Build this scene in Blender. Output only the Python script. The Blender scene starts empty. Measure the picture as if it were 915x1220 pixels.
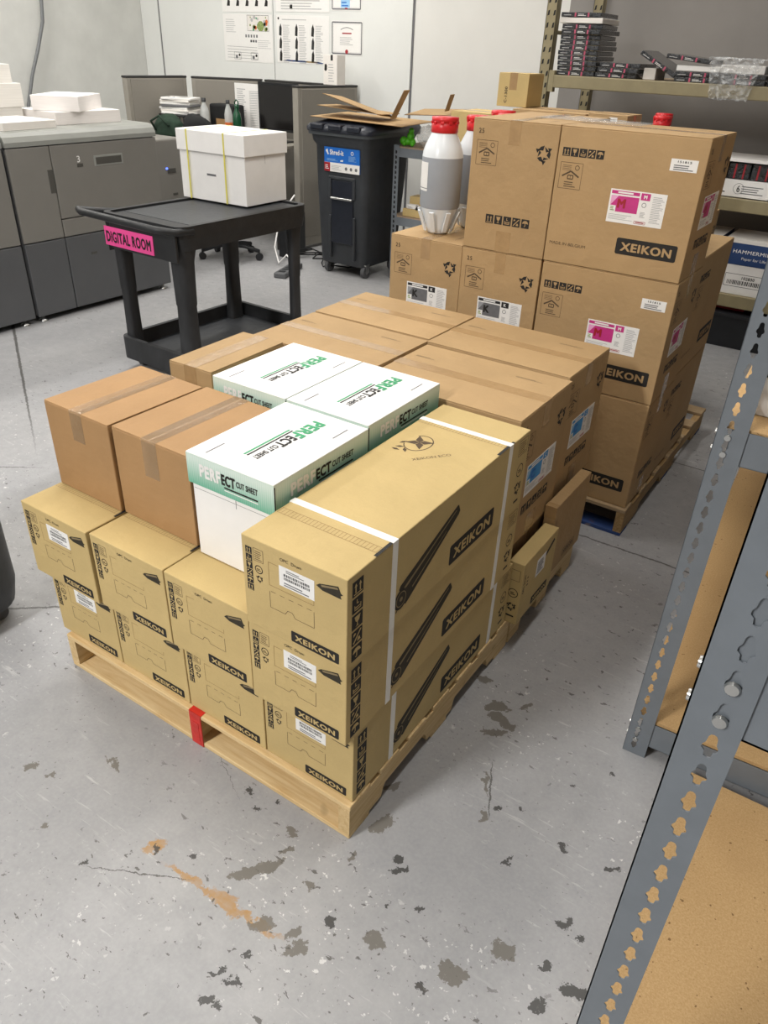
import bpy, bmesh, math, random
from mathutils import Vector, Matrix
R = math.radians
random.seed(7)
S = bpy.context.scene
COL = S.collection

# ------------------------------------------------------------------ camera, world, lamps, exposure
cam = bpy.data.objects.new('camera', bpy.data.cameras.new('camera'))
COL.objects.link(cam)
cam.location = (.762, -1.087, 1.917)
cam.rotation_euler = (R(58.22), R(-2.09), R(33.77))
cam.data.sensor_fit = 'HORIZONTAL'
cam.data.sensor_width = 36
cam.data.lens = 897.547 / 915 * 36
cam.data.clip_start = .02
S.camera = cam

W = bpy.data.worlds.new('world'); S.world = W; W.use_nodes = True
W.node_tree.nodes['Background'].inputs[0].default_value = (1.0, .985, .96, 1)
W.node_tree.nodes['Background'].inputs[1].default_value = .20

def area(name, loc, sx, sy, power, col=(1, .985, .965), rot=(0, 0, 0)):
    l = bpy.data.lights.new(name, 'AREA'); l.shape = 'RECTANGLE'; l.size = sx; l.size_y = sy
    l.energy = power; l.color = col
    o = bpy.data.objects.new(name, l); COL.objects.link(o); o.location = loc; o.rotation_euler = rot
    return o
CEIL = 4.3
LAMPS = [(-1.6, -4.2, 460), (-1.9, 1.4, 46), (.3, .3, 44), (-4.6, .6, 62), (-4.6, 4.4, 84), (-1.6, 4.2, 40), (-7.0, 3.0, 88)]
for i, (x, y, p) in enumerate(LAMPS):
    area('lamp_light', (x, y, CEIL - .13), .3, 2.4, p)

vs = S.view_settings
vs.view_transform = 'Standard'; vs.look = 'None'; vs.gamma = 1; vs.exposure = -.2
vs.use_curve_mapping = False

# ------------------------------------------------------------------ node materials
def lin(h):
    if isinstance(h, str):
        c = [int(h[i:i + 2], 16) / 255 for i in (0, 2, 4)]
        return tuple((x / 12.92 if x <= .04045 else ((x + .055) / 1.055) ** 2.4) for x in c) + (1,)
    return tuple(h) + (1,)

class NT:
    def __init__(s, name):
        s.m = bpy.data.materials.new(name); s.m.use_nodes = True
        s.t = s.m.node_tree; s.bsdf = s.t.nodes['Principled BSDF']
    def n(s, typ, **kw):
        nd = s.t.nodes.new(typ)
        for k, v in kw.items():
            if k.startswith('i_'):
                key = k[2:]; key = int(key) if key.isdigit() else key.replace('_', ' ')
                nd.inputs[key].default_value = v
            else: setattr(nd, k, v)
        return nd
    def l(s, a, b): s.t.links.new(a, b)
    def math(s, op, a, b=None, c=None, clamp=False):
        nd = s.n('ShaderNodeMath', operation=op, use_clamp=clamp)
        for i, x in enumerate((a, b, c)):
            if x is None: continue
            if isinstance(x, (int, float)): nd.inputs[i].default_value = x
            else: s.l(x, nd.inputs[i])
        return nd.outputs[0]
    def mix(s, f, a, b):
        nd = s.n('ShaderNodeMix', data_type='RGBA')
        for sock, x in ((nd.inputs[0], f), (nd.inputs[6], a), (nd.inputs[7], b)):
            if isinstance(x, (int, float)): sock.default_value = x
            elif isinstance(x, tuple): sock.default_value = x
            else: s.l(x, sock)
        return nd.outputs[2]
    def noise(s, vec, scale, detail=3, rough=.5, dist=0):
        nd = s.n('ShaderNodeTexNoise'); nd.inputs['Scale'].default_value = scale
        nd.inputs['Detail'].default_value = detail; nd.inputs['Roughness'].default_value = rough
        nd.inputs['Distortion'].default_value = dist
        if vec is not None: s.l(vec, nd.inputs['Vector'])
        return nd
    def ramp(s, f, lo, hi, clamp=True):
        nd = s.n('ShaderNodeMapRange', clamp=clamp); s.l(f, nd.inputs[0])
        nd.inputs[1].default_value = lo; nd.inputs[2].default_value = hi
        return nd.outputs[0]
    def mapping(s, vec, scale=(1, 1, 1), rot=(0, 0, 0), loc=(0, 0, 0)):
        nd = s.n('ShaderNodeMapping'); s.l(vec, nd.inputs[0])
        nd.inputs['Scale'].default_value = scale; nd.inputs['Rotation'].default_value = rot
        nd.inputs['Location'].default_value = loc
        return nd.outputs[0]
    def bump(s, h, strength, dist=.01):
        nd = s.n('ShaderNodeBump'); nd.inputs['Strength'].default_value = strength
        nd.inputs['Distance'].default_value = dist; s.l(h, nd.inputs['Height'])
        s.l(nd.outputs[0], s.bsdf.inputs['Normal'])

def pm(name, col, rough=.6, var=.06, scale=12, bump=0, metal=0, stretch=(1, 1, 1), alpha=1, trans=0, coat=0, emit=0, rnd=.03):
    """plain procedural material: base colour with a soft noise variation"""
    k = NT(name); c = lin(col)
    tc = k.n('ShaderNodeTexCoord')
    v = k.mapping(tc.outputs['Object'], stretch)
    no = k.noise(v, scale, 5, .6)
    lo = tuple(x * (1 - var) for x in c[:3]) + (1,); hi = tuple(min(1, x * (1 + var)) for x in c[:3]) + (1,)
    colr = k.mix(k.ramp(no.outputs[0], .3, .7), lo, hi)
    if rnd:
        oi = k.n('ShaderNodeObjectInfo')
        hv = k.n('ShaderNodeHueSaturation'); k.l(colr, hv.inputs['Color'])
        k.l(k.math('MULTIPLY_ADD', oi.outputs['Random'], rnd * 2, 1 - rnd), hv.inputs['Value'])
        colr = hv.outputs[0]
    k.l(colr, k.bsdf.inputs['Base Color'])
    k.bsdf.inputs['Roughness'].default_value = rough
    k.bsdf.inputs['Metallic'].default_value = metal
    k.bsdf.inputs['Alpha'].default_value = alpha
    k.bsdf.inputs['Transmission Weight'].default_value = trans
    if coat: k.bsdf.inputs['Coat Weight'].default_value = coat
    if emit:
        k.bsdf.inputs['Emission Color'].default_value = c; k.bsdf.inputs['Emission Strength'].default_value = emit
    if bump:
        k.bump(no.outputs[0], bump)
    return k.m

def card(name, col, var=.05, flute=True):
    """corrugated cardboard: fibre flecks, soft mottling, faint flutes and dents"""
    k = NT(name); c = lin(col)
    tc = k.n('ShaderNodeTexCoord'); ob = tc.outputs['Object']
    big = k.noise(ob, 5, 3, .5); fine = k.noise(ob, 260, 2, .7)
    fl = k.noise(k.mapping(ob, (30, 30, 400)), 2, 2, .6)
    a = tuple(x * (1 - var * 1.3) for x in c[:3]) + (1,); b = tuple(min(1, x * (1 + var)) for x in c[:3]) + (1,)
    col1 = k.mix(k.ramp(big.outputs[0], .3, .7), a, b)
    col2 = k.mix(k.math('MULTIPLY', k.ramp(fine.outputs[0], .35, .75), .22), col1, tuple(x * .72 for x in c[:3]) + (1,))
    oi = k.n('ShaderNodeObjectInfo'); hv = k.n('ShaderNodeHueSaturation'); k.l(col2, hv.inputs['Color'])
    k.l(k.math('MULTIPLY_ADD', oi.outputs['Random'], .08, .96), hv.inputs['Value'])
    k.l(hv.outputs[0], k.bsdf.inputs['Base Color'])
    k.bsdf.inputs['Roughness'].default_value = .72
    k.bsdf.inputs['Specular IOR Level'].default_value = .35
    dent = k.noise(ob, 9, 3, .6)
    h = k.math('ADD', k.math('MULTIPLY', dent.outputs[0], 1.0), k.math('MULTIPLY', fl.outputs[0], .05))
    k.bump(h, .35, .02)
    return k.m

def wood(name, a, b, axis=0, stain=None):
    k = NT(name)
    tc = k.n('ShaderNodeTexCoord'); ob = tc.outputs['Object']
    sc = [28, 28, 28]; sc[axis] = 1.6
    g = k.noise(k.mapping(ob, tuple(sc)), 2.2, 6, .62, 1.2)
    g2 = k.noise(ob, 3, 2)
    c1 = k.mix(k.ramp(g.outputs[0], .3, .72), lin(a), lin(b))
    c2 = k.mix(k.math('MULTIPLY', k.ramp(g2.outputs[0], .4, .8), .3), c1, lin(b))
    kn = k.noise(k.mapping(ob, (7, 7, 7)), 1.1, 1)
    c3 = k.mix(k.math('MULTIPLY', k.ramp(kn.outputs[0], .72, .78), .6), c2, lin('6b4a28'))
    if stain: 
        sn = k.noise(ob, 3.3, 4); c3 = k.mix(k.ramp(sn.outputs[0], .56, .62), c3, lin(stain))
    k.l(c3, k.bsdf.inputs['Base Color']); k.bsdf.inputs['Roughness'].default_value = .75
    k.bump(g.outputs[0], .25, .004)
    return k.m

def particle_board(name, a, b):
    k = NT(name)
    ob = k.n('ShaderNodeTexCoord').outputs['Object']
    f = k.noise(ob, 190, 3, .8); g = k.noise(ob, 2.5, 4)
    c1 = k.mix(k.ramp(f.outputs[0], .36, .62), lin(a), lin(b))
    c2 = k.mix(k.math('MULTIPLY', k.ramp(g.outputs[0], .45, .7), .25), c1, lin('8c6a40'))
    v = k.noise(ob, 75, 1); c3 = k.mix(k.ramp(v.outputs[0], .72, .76), c2, lin('7a5a34'))
    k.l(c3, k.bsdf.inputs['Base Color']); k.bsdf.inputs['Roughness'].default_value = .7
    k.bump(f.outputs[0], .15, .002)
    return k.m

M = {}
M['kraft'] = card('gold_kraft_cardboard', 'c6ad77')
M['brown'] = card('brown_corrugated_cardboard', 'b29369')
M['rust'] = card('reddish_brown_cardboard', 'ab865c')
M['cutedge'] = card('raw_cardboard_edge', '8a6740')
M['ink'] = pm('black_print', '1d1a17', .7, .1, 40, rnd=0)
M['inksoft'] = pm('brown_print', '54432f', .75, .1, 40, rnd=0)
M['crease'] = pm('crease_line', '8d7045', .8, .05, 40, rnd=0)
M['drumprint'] = pm('dark_drum_print', '2c2618', .7, .35, 25, rnd=0)
M['drumlight'] = pm('drum_print_highlight', '857454', .7, .1, 40, rnd=0)
M['tape'] = pm('packing_tape_film', 'a98a62', .22, .08, 30, bump=.3, coat=.3, rnd=0)
M['cleartape'] = pm('clear_tape_film', 'd8b892', .15, .1, 20, bump=.6, alpha=.30, rnd=0)
M['strap'] = pm('white_strapping', 'f1efe9', .4, .02, 30, rnd=0)
M['paper'] = pm('white_label_paper', 'eceae6', .5, .02, 30, rnd=0)
M['greyprint'] = pm('fine_grey_print', 'b4b3b2', .6, .1, 60, rnd=0)
M['darkgreyprint'] = pm('dark_grey_print', '6a6a6c', .6, .1, 60, rnd=0)
M['magenta'] = pm('magenta_ink', 'c2337f', .5, .1, 10, rnd=0)
M['magentalight'] = pm('pale_magenta_ink', 'e3a3c8', .5, .1, 10, rnd=0)
M['cyan'] = pm('cyan_ink', '2f8fd0', .5, .1, 10, rnd=0)
M['cyanlight'] = pm('pale_cyan_ink', '9cc7e8', .5, .1, 10, rnd=0)
M['blackink'] = pm('black_label_ink', '222224', .5, .1, 10, rnd=0)
M['blacklight'] = pm('grey_label_ink', '9c9da0', .5, .1, 10, rnd=0)
M['white'] = pm('white_paper_board', 'efedea', .55, .03, 8, bump=.05)
M['offwhite'] = pm('off_white_paper', 'e6e1da', .6, .04, 8)
M['pinkwhite'] = pm('pinkish_paper_edges', 'e8e2de', .7, .05, 300, stretch=(.02, .02, 1))
M['green'] = pm('green_print', '2f9a66', .5, .05, 20, rnd=0)
M['paperedge'] = pm('paper_stack_edges', 'dedad3', .7, .06, 200, stretch=(.02, .02, 1))
M['yellow'] = pm('yellow_strap', 'd9cf5a', .5, .05, 20, rnd=0)
M['blackplastic'] = pm('black_structural_foam_plastic', '202123', .5, .25, 14, bump=.3)
M['blackrough'] = pm('scuffed_black_plastic', '2a2b2d', .6, .45, 9, bump=.3, stretch=(1, 1, .4))
M['traytop'] = pm('dark_grey_tray_top', '35373a', .45, .15, 30, bump=.15)
M['pink'] = pm('hot_pink_paper', 'f0509a', .6, .04, 10, rnd=0)
M['prgrey'] = pm('warm_grey_machine_panel', '7d7a74', .5, .03, 5, rnd=0)
M['prtop'] = pm('machine_top_cover', '8e8f89', .45, .05, 8, rnd=0)
M['prdark'] = pm('dark_grey_machine_panel', '57585a', .5, .04, 5, rnd=0)
M['prgap'] = pm('machine_gap_shadow_black', '0e0e0f', .7, .1, 5, rnd=0)
M['handle'] = pm('recessed_handle_grey', '4c4a45', .5, .05, 5, rnd=0)
M['chrome'] = pm('zinc_steel', 'c9c9c6', .28, .05, 30, metal=1, rnd=0)
M['led'] = pm('blue_led', '5a78ff', .4, 0, 1, emit=3, rnd=0)
M['bin'] = pm('charcoal_bin_plastic', '35383c', .5, .12, 18, bump=.2)
M['binlid'] = pm('navy_bin_lid_plastic', '20242e', .4, .15, 18, bump=.2)
M['binrim'] = pm('grey_bin_plastic', '4c5053', .5, .1, 18, bump=.1)
M['blue'] = pm('label_blue', '1769c4', .5, .05, 20, rnd=0)
M['redlabel'] = pm('label_red', 'a01c28', .5, .05, 20, rnd=0)
M['rubber'] = pm('grey_rubber', '57585a', .6, .1, 20, rnd=0)
M['fabric'] = pm('taupe_panel_fabric', '88837a', .9, .1, 220, bump=.1)
M['fabricframe'] = pm('taupe_panel_frame', '8f8a80', .5, .04, 10)
M['darkframe'] = pm('dark_panel_cap', '2b2a29', .5, .05, 10)
M['rackgrey'] = pm('grey_painted_steel', '747a80', .42, .06, 14, bump=.05)
M['rackdark'] = pm('dark_painted_steel', '33363a', .5, .1, 14)
M['racktan'] = pm('tan_painted_steel', '94896a', .45, .08, 14)
M['board'] = particle_board('particle_board', 'bf9e70', 'ae8c5c')
M['boardpale'] = particle_board('pale_particle_board', 'a9947c', '9a8570')
M['pallet'] = wood('pale_pine', 'e4cb9b', 'cba873', 0)
M['palletY'] = wood('pale_pine_long', 'dcc293', 'bf9e6a', 1)
M['worn'] = wood('worn_pallet_pine', 'b09878', '86704f', 0)
M['wornY'] = wood('worn_pallet_pine_long', 'b5976a', '87693f', 1)
M['bluewood'] = wood('blue_painted_pallet_wood', '2f4a86', '27406f', 0, 'a08c68')
M['redtape'] = pm('red_tape', 'c8281f', .35, .15, 30, bump=.3, rnd=0)
M['capred'] = pm('red_plastic_cap', 'cf1f26', .35, .08, 20)
M['toner'] = pm('grey_toner_powder', '9ca0a6', .5, .06, 6)
M['bottle'] = pm('translucent_white_bottle', 'dfe3e6', .3, .03, 6, coat=.2)
M['blackwrap'] = pm('shrink_wrapped_black_cartridge', '2b2d30', .25, .8, 45, bump=.9, coat=.6)
M['pinkstripe'] = pm('pink_stripe_print', 'b8506a', .4, .1, 30, rnd=0)
M['film'] = pm('crumpled_clear_film', 'dfe2e3', .12, .2, 25, bump=1.0, alpha=.32, rnd=0)
M['blackstuff'] = pm('black_fabric', '141516', .85, .3, 25, bump=.3)
M['greenbag'] = pm('dark_green_fabric', '1d3324', .85, .3, 25, bump=.3)
M['screen'] = pm('dark_monitor_glass', '161414', .12, .1, 4, rnd=0)
M['greenglass'] = pm('green_bottle_plastic', '16482f', .25, .1, 10)
M['clear'] = pm('clear_bottle_plastic', 'd5d8d6', .15, .1, 10, alpha=.6)
M['orange'] = pm('orange_drink', 'd9713a', .3, .1, 10)
M['frog'] = pm('green_plastic_toy', '5cc42a', .4, .1, 10)
M['navy'] = pm('paper_carton_navy', '25406f', .5, .06, 10, rnd=0)
M['tub'] = pm('black_tub_plastic', '1c1e22', .5, .2, 10)
M['conduit'] = pm('grey_cable', '6d6f70', .5, .05, 10)
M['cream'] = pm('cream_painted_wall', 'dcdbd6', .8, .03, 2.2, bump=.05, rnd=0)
M['panelwhite'] = pm('white_wall_panel', 'dfe0dc', .6, .025, 2.5, rnd=0)
M['concrete'] = pm('grey_painted_concrete_wall', 'cdcdc8', .85, .06, 3.5, bump=.3, rnd=0)
M['shelfwall'] = pm('grey_wall', '8e8a86', .8, .06, 2.0, rnd=0)  # darker grey than the rest of the back wall
M['ceil'] = pm('ceiling_white', 'd8d8d4', .9, .03, 2, rnd=0)
M['lampglow'] = pm('lamp_diffuser', 'fff6e6', .5, 0, 1, emit=6, rnd=0)
M['amber'] = pm('diagram_colours', '8a9a5a', .6, .5, 60, rnd=0)

def green_fade():
    k = NT('green_striped_carton_print')
    ob = k.n('ShaderNodeTexCoord').outputs['Object']
    sx = k.n('ShaderNodeSeparateXYZ'); k.l(ob, sx.inputs[0])
    f = k.ramp(sx.outputs[2], .23, .31)
    st = k.math('SINE', k.math('MULTIPLY', k.math('ADD', sx.outputs[0], sx.outputs[1]), 900))
    f2 = k.math('ADD', f, k.math('MULTIPLY', st, .1), clamp=True)
    k.l(k.mix(f2, lin('63ad90'), lin('d3e2d8')), k.bsdf.inputs['Base Color'])
    k.bsdf.inputs['Roughness'].default_value = .5
    return k.m
M['fade'] = green_fade()

def floor_mat():
    k = NT('painted_concrete_floor')
    ob = k.n('ShaderNodeTexCoord').outputs['Object']
    n1 = k.noise(ob, 1.1, 5, .6); n2 = k.noise(ob, 14, 4, .65); n3 = k.noise(ob, 90, 2, .6)
    base = k.mix(k.ramp(n1.outputs[0], .3, .7), lin('969698'), lin('aaa9a9'))
    base = k.mix(k.math('MULTIPLY', k.ramp(n2.outputs[0], .35, .75), .35), base, lin('88898b'))
    base = k.mix(k.math('MULTIPLY', k.ramp(n3.outputs[0], .4, .7), .12), base, lin('c4c4c2'))
    # faint round rings and pale scuffs
    for rz, sc, seed in ((.5, (2.2, 26, 1), 0), (-.9, (2.6, 30, 1), 5), (1.45, (1.8, 24, 1), 9)):
        s = k.noise(k.mapping(ob, sc, (0, 0, rz), (seed, seed * 2, 0)), 1.6, 4, .75, .3)
        g = k.noise(k.mapping(ob, (1, 1, 1), (0, 0, 0), (seed + 3, 0, 0)), 2.0, 3)
        m = k.math('MULTIPLY', k.ramp(s.outputs[0], .63, .67), k.ramp(g.outputs[0], .48, .6))
        base = k.mix(k.math('MULTIPLY', m, .38), base, lin('d6d5d2'))
    sc = k.noise(k.mapping(ob, (1, 1, 1), (0, 0, 0), (4, 1, 0)), 38, 3, .7)
    g = k.noise(ob, 1.7, 2)
    base = k.mix(k.math('MULTIPLY', k.math('MULTIPLY', k.ramp(sc.outputs[0], .635, .66), k.ramp(g.outputs[0], .45, .6)), .8), base, lin('dcdbd8'))
    # warp used by all chips and cracks
    wn = k.noise(ob, 24, 5, .72)
    vs_ = k.n('ShaderNodeVectorMath', operation='SUBTRACT'); k.l(wn.outputs['Color'], vs_.inputs[0]); vs_.inputs[1].default_value = (.5, .5, .5)
    vm = k.n('ShaderNodeVectorMath', operation='SCALE'); k.l(vs_.outputs[0], vm.inputs[0]); vm.inputs['Scale'].default_value = .085
    va = k.n('ShaderNodeVectorMath', operation='ADD'); k.l(ob, va.inputs[0]); k.l(vm.outputs[0], va.inputs[1])
    wv = va.outputs[0]
    def blobs(lst):
        acc = None
        for (x, y, a, b, deg) in lst:
            nd = k.n('ShaderNodeMapping', vector_type='TEXTURE'); k.l(wv, nd.inputs[0])
            nd.inputs['Location'].default_value = (x, y, 0); nd.inputs['Rotation'].default_value = (0, 0, R(deg)); nd.inputs['Scale'].default_value = (a * .88, b * .88, 1)
            le = k.n('ShaderNodeVectorMath', operation='LENGTH'); k.l(nd.outputs[0], le.inputs[0])
            d = le.outputs['Value']
            acc = d if acc is None else k.math('MINIMUM', acc, d)
        return acc
    orange = [(-.17, -.335, .23, .013, 3), (-.16, -.335, .075, .026, 0), (-.43, -.33, .045, .018, 62)]
    fade = k.noise(ob, 30, 3)
    o = k.math('MULTIPLY', k.ramp(blobs(orange), 1.1, .8), k.math('MULTIPLY_ADD', k.ramp(fade.outputs[0], .35, .6), .35, .6))
    base = k.mix(o, base, lin('ab8450'))
    brown = [(-.15, -.22, .085, .024, 55), (-.12, -.13, .03, .01, 50), (-.04, -.325, .040, .020, 60), (.04, -.30, .026, .014, 70), (.065, -.33, .046, .015, 62),
             (.12, .43 + .28, .05, .028, 20), (.20, .76, .03, .014, 70), (.16, .66, .06, .026, -5), (.0, .22, .035, .016, 60), (.05, .10, .05, .024, 70), (-.005, -.17, .018, .011, 0),
             (-.95, -.36, .022, .017, 60), (-.75, -.21, .045, .008, -10), (-.15, -.07, .025, .013, -30), (.04, .08, .03, .018, 60), (.04, -.04, .022, .009, 80),
             (.42, -.15, .04, .027, 20), (.5, -.03, .042, .026, 30), (.22, -.19, .035, .03, 0), (-.73, -.46, .016, .009, -60), (.02, .80, .04, .016, 0), (-.86, -.345, .02, .01, 0), (.16, .60, .05, .02, 30),
             (.23, .40, .05, .008, -62), (.28, .29, .028, .012, -60), (-.10, .15, .03, .012, 40)]
    bm_ = k.ramp(blobs(brown), 1.04, .96)
    base = k.mix(k.math('MULTIPLY', bm_, .85), base, lin('6a655c'))
    black = [(-.55, -.47, .014, .009, 60), (-.03, -.53, .02, .014, 20), (-.05, -.47, .024, .008, 50), (.0, -.47, .022, .009, 30), (.0, -.53, .012, .009, 0), (-.32, -.29, .012, .012, 0),
             (-.42, -.33, .012, .01, 0), (.60, .12, .028, .016, 40), (.64, .11, .014, .01, 0), (.65, .35, .022, .01, 20), (.51, .33, .02, .01, 0), (.54, .66, .012, .008, 0),
             (.17, 0.0, .025, .011, 50), (.15, .03, .014, .01, 0), (.40, .20, .035, .006, 60), (.30, .34, .011, .01, 0), (.36, .38, .01, .009, 0), (.37, -.22, .014, .01, 0),
             (.68, -.02, .04, .015, 20), (.6, .0, .02, .01, 60), (.62, -.1, .03, .012, 60), (.1, -.22, .01, .02, 20), (-.02, -.40, .016, .007, 60), (.27, -.06, .012, .008, 30), (.2, -.1, .01, .008, 0),
             (.45, .55, .014, .006, 0), (-.34, -.04, .012, .012, 0), (-.28, -.07, .018, .008, 30), (-.25, -.02, .009, .007, 0)]
    bk = k.ramp(blobs(black), 1.06, .94)
    base = k.mix(k.math('MULTIPLY', bk, .9), base, lin('3b3a38'))
    # scattered small chips
    ch = k.noise(k.mapping(ob, (1, 1.7, 1), (0, 0, .9)), 24, 4, .62, .4); reg = k.noise(ob, .9, 2)
    m = k.math('MULTIPLY', k.ramp(ch.outputs[0], .645, .66), k.ramp(reg.outputs[0], .42, .52))
    base = k.mix(k.math('MULTIPLY', m, .8), base, lin('4e4b47'))
    t1 = k.noise(k.mapping(ob, (1, 1, 1), (0, 0, 0), (7, 3, 0)), 70, 3, .6); t2 = k.noise(ob, 2.4, 2)
    base = k.mix(k.math('MULTIPLY', k.math('MULTIPLY', k.ramp(t1.outputs[0], .67, .69), k.ramp(t2.outputs[0], .4, .55)), .7), base, lin('5c5955'))
    # cracks and slab joints: thin warped lines
    def seg(x0, y0, x1, y1, w):
        return ((x0 + x1) / 2, (y0 + y1) / 2, math.hypot(x1 - x0, y1 - y0) / 2, w, math.degrees(math.atan2(y1 - y0, x1 - x0)))
    vm2 = k.n('ShaderNodeVectorMath', operation='SCALE'); k.l(vs_.outputs[0], vm2.inputs[0]); vm2.inputs['Scale'].default_value = .028
    va2 = k.n('ShaderNodeVectorMath', operation='ADD'); k.l(ob, va2.inputs[0]); k.l(vm2.outputs[0], va2.inputs[1]); wv = va2.outputs[0]
    cr = [seg(-7.5, 3.75, -2.55, .80, .012), seg(-3.4, .2, -2.5, .86, .006), seg(-2.6, -.75, -1.2, .45, .007), seg(-.56, -.49, -.25, -.33, .002), seg(-1.6, 1.9, 2.5, 1.93, .006),
          seg(-2.0, 2.93, 1.2, 2.95, .006), seg(.2, .5, .3, .28, .003), seg(-.9, .2, -.3, -.1, .001)]
    c = k.ramp(blobs(cr), 1.1, .85)
    base = k.mix(k.math('MULTIPLY', c, .8), base, lin('45433f'))
    k.l(base, k.bsdf.inputs['Base Color'])
    rr = k.math('MULTIPLY_ADD', k.ramp(n2.outputs[0], .3, .7), .2, .36)
    k.l(rr, k.bsdf.inputs['Roughness'])
    h = k.math('SUBTRACT', k.math('MULTIPLY', n2.outputs[0], .3), k.math('MULTIPLY', bk, .4))
    k.bump(h, .25, .003)
    return k.m
M['floor'] = floor_mat()

# ------------------------------------------------------------------ mesh helpers
class MB:
    """collects geometry and links it as ONE mesh object"""
    def __init__(s): s.v = []; s.f = []; s.fm = []; s.sm = []; s.mats = []
    def mi(s, m):
        m = M[m] if isinstance(m, str) else m
        if m not in s.mats: s.mats.append(m)
        return s.mats.index(m)
    def add(s, vs, fs, mat, smooth=False):
        o = len(s.v); s.v += [tuple(v) for v in vs]; i = s.mi(mat)
        for f in fs: s.f.append(tuple(o + j for j in f)); s.fm.append(i); s.sm.append(smooth)
        return s
    def box(s, x0, y0, z0, x1, y1, z1, mat, r=0, seg=1, Mx=None):
        if r <= 0:
            v = [(x0, y0, z0), (x1, y0, z0), (x1, y1, z0), (x0, y1, z0), (x0, y0, z1), (x1, y0, z1), (x1, y1, z1), (x0, y1, z1)]
            f = [(0, 3, 2, 1), (4, 5, 6, 7), (0, 1, 5, 4), (1, 2, 6, 5), (2, 3, 7, 6), (3, 0, 4, 7)]
            if Mx: v = [Mx @ Vector(p) for p in v]
            return s.add(v, f, mat)
        bm = bmesh.new(); bmesh.ops.create_cube(bm, size=1)
        for v in bm.verts: v.co = Vector(((x0 + x1) / 2 + v.co.x * (x1 - x0), (y0 + y1) / 2 + v.co.y * (y1 - y0), (z0 + z1) / 2 + v.co.z * (z1 - z0)))
        bmesh.ops.bevel(bm, geom=bm.edges[:], offset=r, segments=seg, affect='EDGES', profile=.5)
        bm.verts.index_update()
        vs = [(Mx @ v.co) if Mx else v.co.copy() for v in bm.verts]; fs = [[v.index for v in f.verts] for f in bm.faces]
        bm.free(); return s.add(vs, fs, mat, False)
    def cyl(s, p0, p1, r, mat, n=16, r2=None, cap=True, smooth=True):
        p0 = Vector(p0); p1 = Vector(p1); r2 = r if r2 is None else r2
        d = (p1 - p0).normalized(); a = d.orthogonal().normalized(); b = d.cross(a)
        vs = []
        for p, q in ((p0, r), (p1, r2)):
            for i in range(n):
                t = 2 * math.pi * i / n; vs.append(p + (a * math.cos(t) + b * math.sin(t)) * q)
        s.add(vs, [(i, (i + 1) % n, n + (i + 1) % n, n + i) for i in range(n)], mat, smooth)
        if cap:
            s.add(vs[:n][::-1], [tuple(range(n))], mat); s.add(vs[n:], [tuple(range(n))], mat)
        return s
    def tube(s, pts, r, mat, n=10):
        pts = [Vector(p) for p in pts]; rings = []
        for i, p in enumerate(pts):
            d = (pts[min(i + 1, len(pts) - 1)] - pts[max(i - 1, 0)]).normalized()
            if i == 0: a = d.orthogonal().normalized()
            else: a = (a - d * a.dot(d)).normalized()
            b = d.cross(a); rings.append([p + (a * math.cos(2 * math.pi * j / n) + b * math.sin(2 * math.pi * j / n)) * r for j in range(n)])
        vs = [v for rg in rings for v in rg]; fs = []
        for i in range(len(pts) - 1):
            for j in range(n): fs.append((i * n + j, i * n + (j + 1) % n, (i + 1) * n + (j + 1) % n, (i + 1) * n + j))
        fs += [tuple(range(n))[::-1], tuple(range((len(pts) - 1) * n, len(pts) * n))]
        return s.add(vs, fs, mat, True)
    def lathe(s, prof, c, mat, n=28, sx=1, sy=1, cap=True):
        vs = []; fs = []
        for (r, z) in prof:
            for j in range(n):
                t = 2 * math.pi * j / n; vs.append((c[0] + r * sx * math.cos(t), c[1] + r * sy * math.sin(t), c[2] + z))
        for i in range(len(prof) - 1):
            for j in range(n): fs.append((i * n + j, i * n + (j + 1) % n, (i + 1) * n + (j + 1) % n, (i + 1) * n + j))
        s.add(vs, fs, mat, True)
        if cap:
            s.add(vs[:n][::-1], [tuple(range(n))], mat); s.add(vs[-n:], [tuple(range(n))], mat)
        return s
    def loft(s, rings, mat, smooth=True, cap=True):
        n = len(rings[0]); vs = [v for r in rings for v in r]; fs = []
        for i in range(len(rings) - 1):
            for j in range(n): fs.append((i * n + j, i * n + (j + 1) % n, (i + 1) * n + (j + 1) % n, (i + 1) * n + j))
        s.add(vs, fs, mat, smooth)
        if cap: s.add(rings[0][::-1], [tuple(range(n))], mat); s.add(rings[-1], [tuple(range(n))], mat)
        return s
    def prism(s, poly, fn, d0, d1, mat):
        """poly of (a,b); fn(a,b,d) -> point"""
        n = len(poly); A = [fn(a, b, d0) for a, b in poly]; B = [fn(a, b, d1) for a, b in poly]
        s.add(A + B, [tuple(range(n))[::-1], tuple(range(n, 2 * n))] + [(i, (i + 1) % n, n + (i + 1) % n, n + i) for i in range(n)], mat)
        return s
    def build(s, name, parent=None, recalc=True):
        me = bpy.data.meshes.new(name); me.from_pydata(s.v, [], s.f); me.update()
        for m in s.mats: me.materials.append(m)
        me.polygons.foreach_set('material_index', s.fm); me.polygons.foreach_set('use_smooth', s.sm)
        me.update()
        if recalc:
            bm = bmesh.new(); bm.from_mesh(me); bmesh.ops.recalc_face_normals(bm, faces=bm.faces[:]); bm.to_mesh(me); bm.free()
        o = bpy.data.objects.new(name, me); COL.objects.link(o)
        if parent: o.parent = parent
        return o

def rrect(x0, y0, x1, y1, z, r, n=5):
    pts = []
    for cx, cy, a0 in ((x1 - r, y1 - r, 0), (x0 + r, y1 - r, 90), (x0 + r, y0 + r, 180), (x1 - r, y0 + r, 270)):
        for i in range(n + 1):
            t = R(a0 + 90 * i / n); pts.append(Vector((cx + r * math.cos(t), cy + r * math.sin(t), z)))
    return pts

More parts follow.
